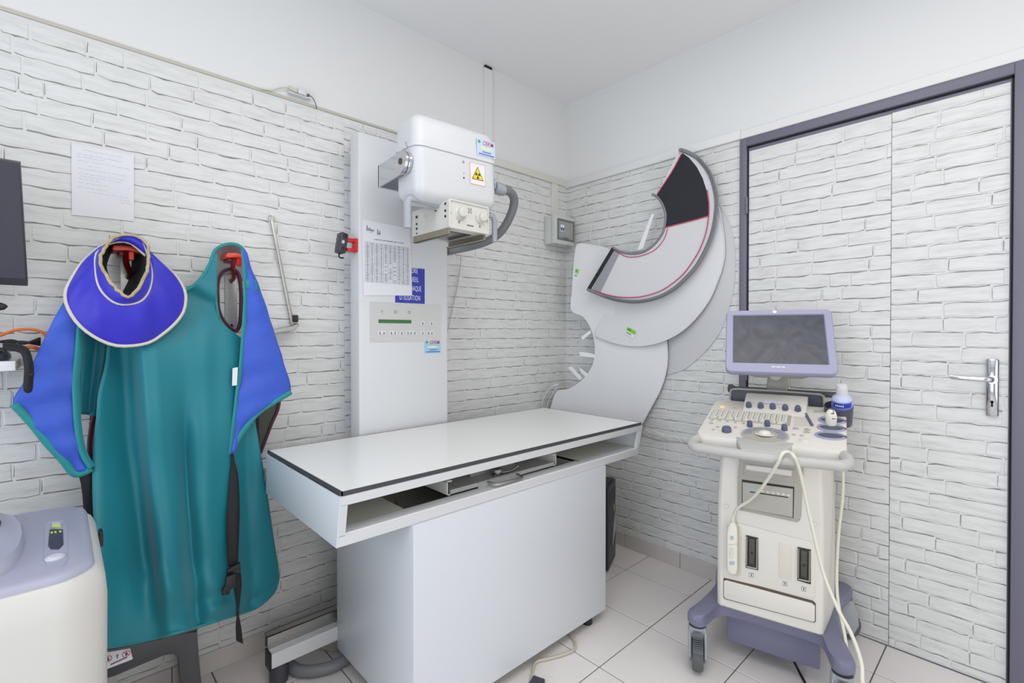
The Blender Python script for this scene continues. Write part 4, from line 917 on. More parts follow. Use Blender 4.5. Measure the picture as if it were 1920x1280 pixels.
bl = thing('cable_bundle', 'black cable bundle looping over the shelf end', 'cables', (-2.38, -0.15, 1.05))
for k, (dy, dz) in enumerate(((0, 0), (.012, .006), (-.006, .012), (.02, -.003))):
    obj('wire', T(spline([at(-30, 640 + 2 * k, 'y', -.10 + dy), at(20, 641 - k, 'y', -.10 + dy), at(45, 641 + k, 'y', -.11 + dy), at(75, 646 - 4 * k, 'y', -.09 + dy)], 5), 0.0035, 8), m_web, bl)
lp_ = [at(10, 645, 'y', -.17), at(36, 650, 'y', -.20), at(50, 660, 'y', -.222), at(57, 690, 'y', -.228), at(56, 715, 'y', -.228), at(55, 728, 'y', -.229), at(52.5, 732, 'y', -.234), at(50.5, 727, 'y', -.239), at(51, 712, 'y', -.240), at(52, 690, 'y', -.240), at(47, 664, 'y', -.234), at(34, 655, 'y', -.21), at(10, 651, 'y', -.18)]
obj('cable_loop', T(spline(lp_, 6), 0.0068, 10), m_web, bl)
obj('cable_tie', T([at(55 + 6.5 * math.cos(a), 700 + 2.4 * math.sin(a), 'y', -.23 - .012 * math.sin(a)) for a in [2 * PI * k / 16 for k in range(16)]], 0.004, 8, True), m_pc, bl)
m_or = mat('orange_cable', (226, 110, 40), 0.45)
oc = tag(obj('orange_cable', joinbm(T(spline([at(-30, 640, 'y', -.09), at(0, 629, 'y', -.09), at(28, 619, 'y', -.09), at(55, 617, 'y', -.09), at(75, 621, 'y', -.09), at(88, 632, 'y', -.09), at(96, 645, 'y', -.085)], 6), 0.0038, 8), T(spline([at(48, 653, 'y', -.10), at(60, 650, 'y', -.11), at(75, 655, 'y', -.10), at(90, 650, 'y', -.09)], 5), 0.005, 8)), m_or), 'orange cable arching above the white shelf', 'cable')
mo = thing('computer_screen', 'dark computer screen cut by the left edge of the photo', 'monitor', (-2.6, -0.2, 1.32))
p0, p1 = at(38, 306, 'y', -0.300), at(52, 535, 'y', -0.175)
up = (p0 - p1); lft = Vector((-1, 0, 0)); nn = lft.cross(up).normalized()
if nn.y > 0: nn = -nn
o_ = p1
obj('back_shell', prism(nb(), [o_, o_ + lft * .45, o_ + lft * .45 + up, o_ + up], -nn * 0.03, 0.004, 2), m_pc, mo)
sc_ = obj('bezel', prism(nb(), [o_, o_ + lft * .45, o_ + lft * .45 + up, o_ + up], nn * 0.006, 0.002, 2), mat('dark_bezel', (52, 52, 60), 0.35), mo)
q0, q1 = o_ + up * 0.065 + nn * .0062 + lft * .003, o_ + up * 0.992 + nn * .0062 + lft * .003
obj('display', prism(nb(), [q0, q0 + lft * .44, q1 + lft * .44, q1], nn * 0.0006), mat('dark_lcd', (62, 63, 74), 0.28), mo)
obj('stand_foot', T(spline([at(-60, 570, 'y', -.20), at(-20, 572, 'y', -.20), at(4, 575, 'y', -.20), at(11, 578, 'y', -.20)], 4), lambda t: .011 - .006 * t ** 3, 10), m_black, mo)
obj('stand_post', B(-2.66, -2.60, -0.165, -0.135, 1.1275, 1.40, .004, 2), m_black, mo)
# ================================================================== reader cart at the lower left
ct_ = thing('reader_cart', 'off-white medical cart with lavender top at the lower left corner', 'medical cart', (-2.55, -0.56, 0))
m_off = mat('ivory_plastic', (210, 208, 203), 0.42); m_lav = mat('lavender_plastic', (172, 173, 192), 0.42)
cx0, cx1, cy0, cy1 = -2.80, -2.246, -0.83, -0.335
obj('shell', rloft(cx0, cx1, cy0, cy1, 0.075, [(0.05, 0.01), (0.06, 0.004), (0.70, 0.0), (0.735, 0.003), (0.752, 0.010), (0.758, 0.016)], 8), m_off, ct_)
lt = obj('lavender_top', rloft(cx0 + .018, cx1 - .018, cy0 + .02, cy1 - .004, 0.065, [(0.745, 0.0), (0.760, 0.0), (0.768, 0.004), (0.772, 0.012)], 8), m_lav, ct_)
zt = 0.772
ztp = lambda u, v: at(u, v, 'z', zt)
wl_ = rrect(0, 1, 0, 1, 0.3)
tubp = [ztp(u, v) for u, v in ((-60, 1000), (-60, 972), (0, 970), (28, 976), (44, 992), (48, 1015), (42, 1040), (25, 1065), (0, 1082), (-60, 1100))]
tubm = sum(tubp, Vector()) / len(tubp)
obj('reader_slot_rim', loft(nb(), [tubp, [p + Vector((0, 0, .012)) + (tubm - p) * .05 for p in tubp], [p + Vector((0, 0, .018)) + (tubm - p) * .14 for p in tubp]]), m_lav, lt)
obj('slot', B(-2.50, -2.405, -0.50, -0.46, .786, .796, .003, 2), m_black, lt)
uv = [(93, 984), (118, 984), (120, 1024), (112, 1032), (94, 1032), (89, 1024)]
obj('indicator_panel', P([ztp(u, v) for u, v in [(93, 994), (118, 994), (119, 1022), (110, 1031), (95, 1031), (90, 1024)]], (0, 0, .003), .001, 1), mat('dark_grey_panel', (62, 62, 68), 0.4), lt)
obj('panel_rim', P([ztp(u, v) for u, v in [(92, 978), (118, 975), (126, 985), (127, 1050), (118, 1062), (90, 1062), (82, 1050), (84, 985)]], (0, 0, .0012), .0005, 1), m_lav, lt)
obj('key_switch', P([ztp(u, v) + Vector((0, 0, .001)) for u, v in [(98, 983), (114, 983), (115, 992), (97, 992)]], (0, 0, .005), .001, 1), mat('pale_grey_key', (198, 200, 196), 0.4), lt)
m_led = mat('green_led', (190, 225, 40), 0.4, emit=0.15)
for u, v in ((97, 1001), (104, 1000), (113, 999)): obj('status_light', P([ztp(u + a, v + b) + Vector((0, 0, .0028)) for a, b in ((-2, 1.5), (2, 1.5), (2, -1.5), (-2, -1.5))], (0, 0, .0009)), m_led, lt, smooth=0)
obj('status_light', P([ztp(u, v) + Vector((0, 0, .006)) for u, v in ((97, 993), (115, 992), (112, 989), (100, 989))], (0, 0, .0009)), m_led, lt, smooth=0)
pb_ = ztp(103, 1047)
obj('push_button', joinbm(Cy(pb_, pb_ + Vector((0, 0, .004)), 0.0145, 24, bev=.001), Cy(pb_ + Vector((0, 0, .003)), pb_ + Vector((0, 0, .006)), 0.011, 24, bev=.001)), mat('pale_button', (212, 212, 222), 0.35), lt)
obj('trim_seam', B(cx1 - .0005, cx1 + .0006, -0.62, -0.36, 0.690, 0.6915), m_black, ct_)
obj('side_clip', B(cx1 - .001, cx1 + .007, -0.50, -0.47, 0.70, 0.735, .002, 1), m_black, ct_)
for a in (cx0 + .08, cx1 - .08):
    for b in (cy0 + .08, cy1 - .08): obj('caster', joinbm(Cy((a - .012, b, .03), (a + .012, b, .03), .03, 18, bev=.003), Cy((a, b, .03), (a, b, .056), .012, 10)), m_black, ct_)
# ================================================================== dark stool below the apron
so = thing('plastic_stool', 'dark grey plastic step stool below the teal apron', 'stool', (-2.13, -0.25, 0))
m_stool = mat('graphite_plastic', (70, 69, 72), 0.4)
ys_ = -0.262
f2 = [at(u, v, 'y', ys_) for u, v in ((180, 1222), (240, 1211), (300, 1198), (345, 1188), (371, 1183), (372, 1215), (376, 1290))]
zz = lambda p, z: Vector((p.x, p.y, z))
right = f2[-1].x
outl = [at(u, v, 'y', ys_) for u, v in ((100, 1236), (180, 1222), (240, 1211), (300, 1198), (345, 1188), (370, 1183), (372, 1215))] + [Vector((right + .012, ys_, 0.0)), Vector((right - .035, ys_, 0.0))] + [at(u, v, 'y', ys_) for u, v in ((336, 1262), (334, 1235), (326, 1226), (305, 1230), (262, 1248), (215, 1268), (160, 1285), (100, 1298))]
obj('front_skirt', P(outl, (0, 0.022, 0), 0.004, 2), m_stool, so)
xm = 2 * at(100, 1250, 'y', ys_).x
mir = [Vector((xm - p.x, p.y, p.z)) for p in outl]
obj('front_skirt', P(mir, (0, 0.022, 0), 0.004, 2), m_stool, so)
ztop = at(370, 1183, 'y', ys_).z
xl_ = xm - right
obj('seat', B(xl_ + .004, right - .004, -0.2605, -0.03, ztop + 0.001, ztop + .016, .005, 2), m_stool, so)
obj('side_skirt', P([(right - .028, -0.245, ztop + .002), (right - .028, -0.035, ztop + .002), (right - .012, -0.03, 0.0), (right - .012, -0.07, 0.0), (right - .022, -0.085, ztop - .10), (right - .022, -0.205, ztop - .10), (right - .012, -0.24, 0)], (0.020, 0, 0), .003, 1), m_stool, so)
obj('side_skirt', P([(xl_ + .008, -0.245, ztop + .002), (xl_ + .008, -0.035, ztop + .002), (xl_ - .006, -0.03, 0.0), (xl_ - .006, -0.07, 0.0), (xl_ + .002, -0.085, ztop - .10), (xl_ + .002, -0.205, ztop - .10), (xl_ - .006, -0.24, 0)], (0.020, 0, 0), .003, 1), m_stool, so)
sk = [at(u, v, 'y', ys_ - .0005) for u, v in ((190, 1224), (244, 1215), (249, 1235), (192, 1257))]
ss = obj('safety_sticker', P(sk, (0, -0.0008, 0)), m_paper, so, label='white safety sticker with two red prohibition signs', smooth=0)
def loc2(a, b): return sk[0].lerp(sk[1], a).lerp(sk[3].lerp(sk[2], a), b) + Vector((0, -.0012, 0))
def disc(a, b, r, m, nm, d=0.0, inner=0.0):
    c = loc2(a, b) + Vector((0, -d, 0)); bm = nb(); n = 20
    if inner:
        loft(bm, [[c + Vector((math.cos(2 * PI * k / n) * r, 0, math.sin(2 * PI * k / n) * r)) for k in range(n)], [c + Vector((math.cos(2 * PI * k / n) * inner, 0, math.sin(2 * PI * k / n) * inner)) for k in range(n)]], cap=False)
        q_ = [c + Vector((x_, 0, z_)) for x_, z_ in ((-r * .7, r * .6), (-r * .6, r * .7), (r * .7, -r * .6), (r * .6, -r * .7))]; bm.faces.new([bm.verts.new(v) for v in q_])
    else: bm.faces.new([bm.verts.new(c + Vector((math.cos(2 * PI * k / n) * r, 0, math.sin(2 * PI * k / n) * r))) for k in range(n)])
    return obj(nm, bm, m, ss, smooth=0)
for a in (.2, .83):
    disc(a, .42 if a < .5 else .38, .0075, m_ink, 'pictogram', 0.0002, 0.0066 * 0 + 0.0) if False else None
    disc(a, .42 if a < .5 else .38, .009, m_redprint, 'prohibition_ring', 0.0004, .0075)
    c = loc2(a, .42 if a < .5 else .38); obj('pictogram', quads(c, X, Z, [[(-.002, -.005), (.002, -.005), (.003, .002), (-.002, .003)], [(-.0015, .0035), (.0015, .0035), (.0015, .006), (-.0015, .006)]], .0002), m_ink, ss, smooth=0)
c = loc2(.52, .40); obj('pictogram', quads(c, X, Z, [[(-.001, -.006), (.001, -.006), (.001, .001), (-.001, .001)], [(-.003, .001), (.003, .001), (0, .006)]], .0002), m_ink, ss, smooth=0)
c = loc2(.55, .74); obj('sticker_line', quads(c, Vector((1, 0, .12)).normalized(), Z, [[(-.018, -.0022), (.018, -.0022), (.018, .0022), (-.018, .0022)]], .0002), mat('grey_print', (112, 112, 128), 0.6), ss, smooth=0)
# ================================================================== flat plastic veterinary collars on the right wall
def plastic(nm, rgb, fac, rough=0.35):
    m = mat(nm, rgb, rough, spec=0.4)
    nt = m.node_tree; b = nt.nodes['Principled BSDF']; o = nt.nodes['Material Output']
    t = nt.nodes.new('ShaderNodeBsdfTransparent'); x = nt.nodes.new('ShaderNodeMixShader'); x.inputs[0].default_value = fac
    nt.links.new(t.outputs[0], x.inputs[1]); nt.links.new(b.outputs[0], x.inputs[2]); nt.links.new(x.outputs[0], o.inputs['Surface'])
    return m
m_pl = plastic('milky_plastic', (232, 232, 234), 0.90); m_pl2 = plastic('clear_plastic', (232, 232, 234), 0.70)
m_pl3 = plastic('white_film', (232, 232, 234), 0.94)
m_rim = mat('grey_rubber_rim', (124, 126, 130), 0.4); m_mag = mat('magenta_line', (206, 60, 96), 0.5)
m_felt = mat('black_felt', (44, 46, 52), 0.95, noise=0.25, nscale=400)
c6 = lambda x, y: (1000 + x * .4375, 260 + y * .4375)
SL, Y0 = 0.0, 0.0                          # lean of the collar being built: x = c - SL * (y - Y0)
CURL = 0.0
def tilted(u, v, c):
    d = ray(u, v); cc = c
    for _ in range(6 if CURL else 1):
        p = _C + d * ((cc + SL * Y0 - _C.x - SL * _C.y) / (d.x + SL * d.y))
        q = max(0.0, min(1.0, (p.y + 0.34) / 0.34)); cc = c - CURL * q * q * (3 - 2 * q)
    return p
C6 = lambda pts, c: [tilted(*c6(x, y), c) for x, y in pts]
def plate(nm, pts, c, m, parent, th=0.0015, lab=None, sm=4):
    p = spline(C6(pts, c), sm, True) if sm else C6(pts, c)
    return obj(nm, prism(nb(), p, (-th, 0, 0)), m, parent, label=lab)
def rim(nm, pts, c, r, m, parent, n=5, flat=None, lab=None):
    return obj(nm, T(spline(C6(pts, c), n), r, 8, False, flat), m, parent, label=lab, smooth=180)
def tagl(parent, pts, c):
    p = C6(pts, c)
    t = obj('price_tag', prism(nb(), p, (-0.0008, 0, 0)), m_paper, parent, label='small green and white tag', smooth=0)
    a = lambda s, q: p[0].lerp(p[1], s).lerp(p[3].lerp(p[2], s), q) + Vector((-0.0014, 0, 0))
    def qd(s0, q0, s1, q1):
        bm = nb(); bm.faces.new([bm.verts.new(a(*k)) for k in ((s0, q0), (s1, q0), (s1, q1), (s0, q1))]); return bm
    obj('tag_band', qd(0, 0, 1, .48), mat('lime_print', (130, 206, 50), 0.5), t, smooth=0)
    obj('tag_print', joinbm(*[qd(.1 + .14 * k, .62, .2 + .14 * k, .8) for k in range(4)], qd(.1, .14, .5, .30)), mat('grey_print', (112, 112, 128), 0.6), t, smooth=0)
# largest clear one
g5 = 'flat plastic collars on the right wall'
def ecollar(lab): return thing('pet_collar', lab, 'pet collar', (-0.03, -0.5, 1.2), group=g5)
k4 = ecollar('largest clear flat pet collar, rearmost, reaching to the door frame')
b_out = [(800, 285), (838, 350), (858, 430), (865, 530), (858, 640), (838, 725), (800, 825), (755, 890), (700, 945), (640, 990), (560, 1012), (480, 1000), (400, 960)]
b_in = [(560, 830), (640, 780), (700, 700), (735, 600), (745, 480), (735, 380)]
plate('sheet', b_out + b_in, -0.006, m_pl2, k4, 0.0012)
rim('edge', b_out[:11], -0.008, 0.0014, m_pl, k4)
k3 = ecollar('large milky flat pet collar with green tag, directly behind the grey rimmed one')
SL, Y0 = 0.12, -1.02
a_out = [(790, 280), (812, 380), (820, 480), (810, 550), (790, 610), (755, 690), (700, 765), (640, 822), (570, 862), (500, 883), (420, 888), (340, 873), (268, 845)]
a_in = [(285, 790), (310, 740), (360, 700), (430, 640), (540, 560), (640, 470), (700, 400), (740, 320)]
plate('sheet', a_out + a_in, -0.016, m_pl, k3, 0.0014)
tagl(k3, [(405, 806), (441, 826), (430, 856), (393, 836)], -0.0195)
rim('edge', a_out, -0.018, 0.0022, m_pl, k3)
k2 = ecollar('milky flat pet collar curving down behind the white table top')
SL, Y0, CURL = 0.12, -0.72, 0.13
l_out = [(196, 450), (260, 455), (330, 475), (400, 545), (465, 620), (520, 690), (548, 745), (566, 830), (576, 930), (566, 1010), (542, 1080), (505, 1150), (460, 1230), (420, 1275)]
l_in = [(60, 1290), (62, 1200), (75, 1150), (100, 1083), (150, 1072), (195, 1045), (232, 1008), (257, 960), (264, 900), (258, 850), (240, 800), (212, 762), (163, 735), (165, 660), (172, 560), (180, 480)]
plate('sheet', l_out + l_in, -0.026, m_pl3, k2, 0.0014)
rim('edge', l_out[4:], -0.028, 0.0026, m_pl3, k2)
rim('edge', [(34, 1150), (45, 1110), (62, 1080), (85, 1058), (108, 1052)], -0.034, 0.006, m_pl3, k2, flat=(1, .4))
rim('edge', [(55, 1160), (68, 1118), (90, 1080), (104, 1066)], -0.030, 0.005, m_pl3, k2, flat=(1, .4))
for q in ([(198, 913), (240, 918), (264, 924), (262, 938), (200, 930)], [(196, 978), (236, 1008), (224, 1020), (204, 1000)], [(150, 980), (165, 976), (210, 1024), (198, 1034)], [(205, 850), (244, 820), (248, 832), (212, 862)]):
    plate('fastening_tab', q, -0.028, m_pl3, k2, 0.0012, sm=0)
tagl(k2, [(182, 556), (198, 560), (192, 600), (175, 598)], -0.0285)
k1 = ecollar('grey rimmed flat pet collar with a black felt end and magenta edging')
SL, Y0, CURL = 0.20, -0.97, 0.0
o1 = [(628, 47), (660, 58), (700, 80), (735, 118), (760, 160), (777, 215), (785, 270), (781, 330), (770, 390), (754, 440), (730, 492), (695, 550), (650, 600), (608, 638), (560, 668), (515, 685), (470, 695), (425, 698), (380, 694), (340, 686), (300, 673), (232, 645)]
i1 = [(340, 466), (370, 482), (400, 490), (430, 492), (460, 488), (492, 473), (520, 450), (540, 426), (555, 400), (564, 366), (567, 330), (562, 303), (550, 276), (533, 252), (512, 238)]
sh_ = C6(o1, -0.045) + C6(i1, -0.045) + C6([(530, 238)], -0.045)
plate('sheet', o1 + i1 + [(530, 240)], -0.045, m_pl2, k1, 0.0018, sm=0)
fe = [(640, 62), (668, 82), (700, 120), (726, 170), (742, 220), (750, 275), (750, 330), (690, 346), (567, 379), (568, 345), (567, 325), (560, 295), (548, 268), (530, 240), (575, 170), (612, 110)]
plate('felt_panel', fe, -0.0472, m_felt, k1, 0.0015, sm=0, lab='black felt end panel')
rim('rim', o1, -0.050, 0.0105, m_rim, k1, flat=(.9, .7), lab='thick grey outer rim')
rim('rim', [(x + 5, y - 3) for x, y in o1[2:-1]], -0.064, 0.0045, m_rim, k1)
rim('rim', i1, -0.050, 0.0062, m_rim, k1, lab='grey inner rim')
rim('magenta_line', [(634, 66), (600, 130), (565, 185), (530, 238)], -0.050, 0.0026, m_mag, k1)
rim('magenta_line', [(752, 330), (690, 348), (620, 366), (566, 380)], -0.050, 0.0026, m_mag, k1)
rim('magenta_line', [(745, 220), (752, 275), (751, 330), (740, 400), (715, 470), (680, 530), (640, 582), (590, 624), (540, 654), (470, 675), (400, 680), (330, 672), (262, 650)], -0.052, 0.0024, m_mag, k1)
rim('magenta_line', [(348, 478), (400, 505), (460, 502), (520, 476), (560, 430), (575, 385)], -0.050, 0.0020, m_mag, k1)
plate('closing_strip', [(340, 464), (350, 472), (244, 650), (232, 644)], -0.048, m_black, k1, 0.006, sm=0, lab='black closing strip')
plate('closing_strip', [(346, 474), (370, 490), (288, 658), (250, 648)], -0.047, mat('grey_strip', (150, 152, 158), 0.5), k1, 0.0018, sm=0, lab='grey closing strip')
for q_ in ((629, 47), (513, 240)): obj('rim_end', Cy(C6([q_], -.040)[0], C6([q_], -.066)[0], .008, 14, bev=.001), m_rim, k1)
pn = C6([(630, 66)], -.045)[0]; obj('nail', Cy((-0.005, pn.y, pn.z), (pn.x - .008, pn.y, pn.z + .002), .002, 8), m_steel, k1)
plate('slot_strip', [(505, 325), (518, 322), (470, 470), (446, 478)], -0.040, m_pl3, k1, 0.001, sm=0)
# ================================================================== ultrasound machine (built in its own frame: x to the viewer's right, y to its back)
UO = Vector((-0.660, -1.175, 0)); UA = math.radians(-77.4)
uex = Vector((math.cos(UA), math.sin(UA), 0)); uey = Vector((-math.sin(UA), math.cos(UA), 0))
def ul(u, v, ax='y', c=0.08, slope=0.0):
    """machine-frame point seen at u, v on the machine-frame plane ax = c (ax = 't': tilted console plane z = c + slope*y)"""
    d = ray(u, v); C0 = _C - UO
    dl = Vector((d.dot(uex), d.dot(uey), d.z)); cl = Vector((C0.dot(uex), C0.dot(uey), C0.z))
    if ax == 't': t = (c + slope * cl.y - cl.z) / (dl.z - slope * dl.y)
    else:
        i = 'xyz'.index(ax); t = (c - cl[i]) / dl[i]
    return cl + dl * t
u7 = lambda x, y: (1280 + x * .23438, 560 + y * .23438)
u8 = lambda x, y: (1260 + x * .37488, 800 + y * .375)
us = thing('ultrasound_machine', 'cream and lavender ultrasound machine on casters in front of the brick door', 'ultrasound machine', tuple(UO), UA, local=True)
m_us = mat('cream_us_plastic', (226, 221, 212), 0.4); m_usg = mat('greige_plastic', (176, 171, 161), 0.45); m_ush = mat('grey_handle', (190, 188, 184), 0.38)
m_lv = mat('lavender_base', (120, 120, 143), 0.45); m_lvl = mat('light_lavender', (158, 158, 184), 0.4); m_kn = mat('slate_blue_knob', (90, 94, 120), 0.38)
m_tray = mat('slate_tray', (84, 87, 98), 0.5); m_cas = mat('caster_grey', (166, 171, 176), 0.42); m_tyre = mat('tyre_grey', (92, 94, 97), 0.6)
U = lambda nm, bm, m, par=None, **k: obj(nm, bm, m, par or us, local=True, **k)
# base with four toes
half = [(0.0, -0.030), (0.028, -0.012), (0.045, 0.03), (0.062, 0.085), (0.10, 0.120), (0.215, 0.125)]
bpts = [(-0.030, 0.0), (-0.022, -0.024), (0.0, -0.036), (0.024, -0.022), (0.036, 0.02), (0.050, 0.070), (0.085, 0.098), (0.215, 0.102), (0.345, 0.098), (0.380, 0.070), (0.394, 0.02), (0.406, -0.022), (0.430, -0.036), (0.452, -0.024), (0.460, 0.0),
        (0.440, 0.08), (0.420, 0.22), (0.424, 0.36), (0.455, 0.47), (0.458, 0.52), (0.43, 0.545), (0.39, 0.53), (0.34, 0.49), (0.215, 0.48), (0.09, 0.49), (0.04, 0.53), (0.0, 0.545), (-0.028, 0.52), (-0.025, 0.47), (0.006, 0.36), (0.010, 0.22), (-0.010, 0.08)]
bs_ = spline([Vector((a, b, 0)) for a, b in bpts], 3, True)
cen = Vector((0.215, 0.25, 0))
def brng(z, k): return [Vector((cen.x + (p.x - cen.x) * k, cen.y + (p.y - cen.y) * k, z)) for p in bs_]
U('base_frame', loft(nb(), [brng(0.170, .985), brng(0.176, 1.0), brng(0.200, 1.0), brng(0.208, .985), brng(0.212, .955)]), m_lv)
U('under_tray', B(0.075, 0.365, 0.135, 0.46, 0.062, 0.172, 0.004, 2), m_lv)
def caster(x, y, ang):
    M_ = Matrix.Translation((x, y, 0)) @ Matrix.Rotation(ang, 4, 'Z')
    f = nb()
    for s in (-1, 1):
        prism(f, [(s * 0.021, a, b) for a, b in ((-0.034, 0.06), (-0.030, 0.105), (-0.018, 0.140), (0.02, 0.150), (0.040, 0.120), (0.044, 0.07), (0.028, 0.035), (-0.010, 0.030))], (s * 0.009, 0, 0), 0.003, 2)
    box(f, -0.028, 0.028, -0.016, 0.030, 0.118, 0.160, 0.006, 2); cyl(f, (0, 0, 0.150), (0, 0, 0.168), 0.026, 20)
    bmesh.ops.transform(f, matrix=M_, verts=f.verts)
    c = U('caster', f, m_cas)
    wv = nb()
    lathe(wv, (-0.0185, 0, 0.0595), [(0.030, 0), (0.054, 0.001), (0.058, 0.006), (0.0592, 0.012), (0.0592, 0.025), (0.058, 0.031), (0.054, 0.036), (0.030, 0.037)], 30, axis=(1, 0, 0))
    bmesh.ops.transform(wv, matrix=M_, verts=wv.verts); U('wheel', wv, m_tyre, c)
    br = nb()
    prism(br, [(-0.017, a, b) for a, b in ((-0.030, 0.148), (-0.040, 0.140), (-0.050, 0.115), (-0.060, 0.090), (-0.052, 0.090), (-0.042, 0.112), (-0.034, 0.128))], (0.034, 0, 0), 0.002, 2)
    for k in range(7): box(br, -0.0175, 0.0175, -0.050 - 0.0012 * k, -0.043 - 0.0012 * k, 0.134 - k * .006, 0.1365 - k * .006)
    bmesh.ops.transform(br, matrix=M_, verts=br.verts); U('brake_pedal', br, m_tyre, c)
    U('swivel_ring', Cy((x, y, 0.160), (x, y, 0.171), 0.029, 24), m_black, c)
caster(0.0, 0.005, 0.28); caster(0.428, 0.0, 0.1); caster(0.430, 0.512, -1.2); caster(0.0, 0.512, 0.5)
# body: plan widening to the back, tapering a little to the top
def brow(z, dx=0.0, dy=0.0):
    pl = [(0.062, 0.080), (0.366, 0.080), (0.376, 0.086), (0.392, 0.20), (0.404, 0.30), (0.395, 0.44), (0.37, 0.475), (0.06, 0.475), (0.035, 0.44), (0.026, 0.30), (0.036, 0.16), (0.050, 0.088)]
    return [Vector((a + (dx if a < .2 else -dx), b + dy, z)) for a, b in pl]
U('body', loft(nb(), [brow(0.210), brow(0.45), brow(0.60, 0.001, .001), brow(0.72, 0.006, 0.006), brow(0.80, 0.010, 0.03)]), m_us, smooth=30, mods=[bevel(.006, 3)])
fp = lambda pts, y=0.079: [ul(*u8(a, b), 'y', y) for a, b in pts]
F_ = lambda nm, pts, d, m, par=None, y=0.0795, bev=0.002, **k: U(nm, prism(nb(), fp(pts, y), (0, -d, 0), bev, 2), m, par, **k)
bay = F_('printer_bay', [(338, 160), (655, 190), (645, 440), (640, 465), (625, 475), (340, 415), (328, 400), (330, 250)], 0.003, m_usg)
dd = F_('disc_drive', [(362, 182), (612, 212), (610, 280), (358, 240)], 0.004, m_usg, bay, y=0.077)
F_('drive_tray', [(372, 190), (600, 218), (598, 246), (370, 212)], 0.003, m_us, dd, y=0.0735, bev=.001)
F_('eject_button', [(556, 248), (588, 252), (588, 262), (556, 258)], 0.002, m_usg, dd, y=0.0735, bev=.0005)
F_('bay_recess', [(350, 262), (612, 300), (608, 455), (350, 405)], 0.001, m_black, bay, y=0.0768, bev=0)
pr_ = F_('printer', [(354, 274), (606, 308), (604, 450), (354, 404)], 0.006, m_lgrey if False else mat('printer_grey', (182, 178, 168), 0.45), bay, y=0.0765, bev=.0015)
F_('printer_slot', [(390, 322), (580, 350), (580, 355), (390, 327)], 0.001, m_black, pr_, y=0.0708, bev=0)
F_('printer_lamp', [(385, 302), (424, 308), (424, 318), (385, 312)], 0.001, mat('pale_blue_key', (170, 186, 200), 0.4), pr_, y=0.0708, bev=0)
for k in range(6): F_('printer_key', [(445 + k * 26, 315 + k * 4), (460 + k * 26, 317 + k * 4), (460 + k * 26, 327 + k * 4), (445 + k * 26, 325 + k * 4)], 0.0012, m_us, pr_, y=0.0708, bev=.0003)
for q in ((272, 397), (711, 485)): 
    c = fp([q])[0]; U('screw_cap', Cy(c, c + Vector((0, -.0018, 0)), .0072, 18, bev=.0006), m_us)
# front fascia with connector ports, drawer
fa = F_('fascia', [(262, 500), (280, 488), (330, 480), (430, 505), (560, 540), (660, 565), (690, 572), (712, 590), (716, 860), (256, 752)], 0.0022, m_us, y=0.0800, bev=.0012)
for q in ([(371, 540), (431, 554), (431, 716), (369, 702)], [(629, 599), (695, 613), (694, 786), (627, 766)]):
    pt = F_('connector_port', q, 0.003, m_black, y=0.0778, bev=.0005)
    (x0_, y0_), (x1_, y1_), (x2_, y2_), (x3_, y3_) = q
    lerp2 = lambda s, t: (x0_ + (x1_ - x0_) * s + (x3_ - x0_) * t, y0_ + (y1_ - y0_) * s + (y3_ - y0_) * t)
    rq = lambda a, b, c, d: [lerp2(a, b), lerp2(c, b), lerp2(c, d), lerp2(a, d)]
    F_('port_rail', rq(.02, .04, .12, .92), 0.0022, m_rail, pt, y=.0745, bev=0); F_('port_rail', rq(.86, .04, .97, .95), 0.0022, m_rail, pt, y=.0745, bev=0)
    F_('connector', rq(.26, .06, .74, .90), 0.004, mat('dark_connector', (58, 56, 54), .5), pt, y=.0745, bev=.0008)
    F_('connector_key', rq(.40, .48, .58, .55), 0.001, m_black, pt, y=.0704, bev=0)
    dots = nb()
    for r_ in range(14):
        for c_ in range(4): prism(dots, fp(rq(.32 + .10 * c_, .12 + .053 * r_, .36 + .10 * c_, .14 + .053 * r_), .0704), (0, -.0004, 0))
    U('connector_pins', dots, m_rail, pt, smooth=0)
    F_('port_contacts', rq(.05, .94, .95, .985), 0.0015, m_alu, pt, y=.0745, bev=0)
F_('blank_cover', [(536, 580), (600, 594), (598, 766), (534, 750)], 0.0012, mat('cover_cream', (222, 214, 202), 0.4), y=0.0778, bev=.0004)
for cx, cy in ((397, 740), (565, 783), (659, 810)):
    s = F_('port_symbol', [(cx - 11, cy - 12), (cx + 11, cy - 8), (cx + 11, cy + 13), (cx - 11, cy + 9)], 0.0003, m_ink, y=.0777, bev=0, smooth=0)
    F_('symbol_field', [(cx - 9, cy - 9.5), (cx + 9, cy - 6), (cx + 9, cy + 10.5), (cx - 9, cy + 7)], 0.0003, m_paper, s, y=.0773, bev=0, smooth=0)
    F_('symbol_figure', [(cx, cy - 6), (cx + 5, cy + 1), (cx + 2, cy + 1), (cx + 2, cy + 7), (cx - 2, cy + 6), (cx - 2, cy), (cx - 5, cy)], 0.0003, m_ink, s, y=.0769, bev=0, smooth=0)
F_('drawer_gap', [(258, 756), (275, 752), (705, 868), (719, 882), (719, 972), (712, 978), (265, 860), (257, 850)], 0.0014, mat('brown_shadow_gap', (92, 80, 66), .7), y=.0800, bev=0)
F_('drawer', [(261, 768), (272, 764), (700, 879), (715, 893), (715, 968), (708, 973), (268, 856), (260, 846)], 0.005, m_us, y=.0792, bev=.002)
# probe holder recess at the left
F_('probe_recess', [(272, 492), (300, 486), (340, 500), (348, 560), (344, 735), (325, 745), (290, 735), (272, 700)], 0.0035, mat('recess_cream', (206, 200, 188), .45), y=.0782, bev=.0015)
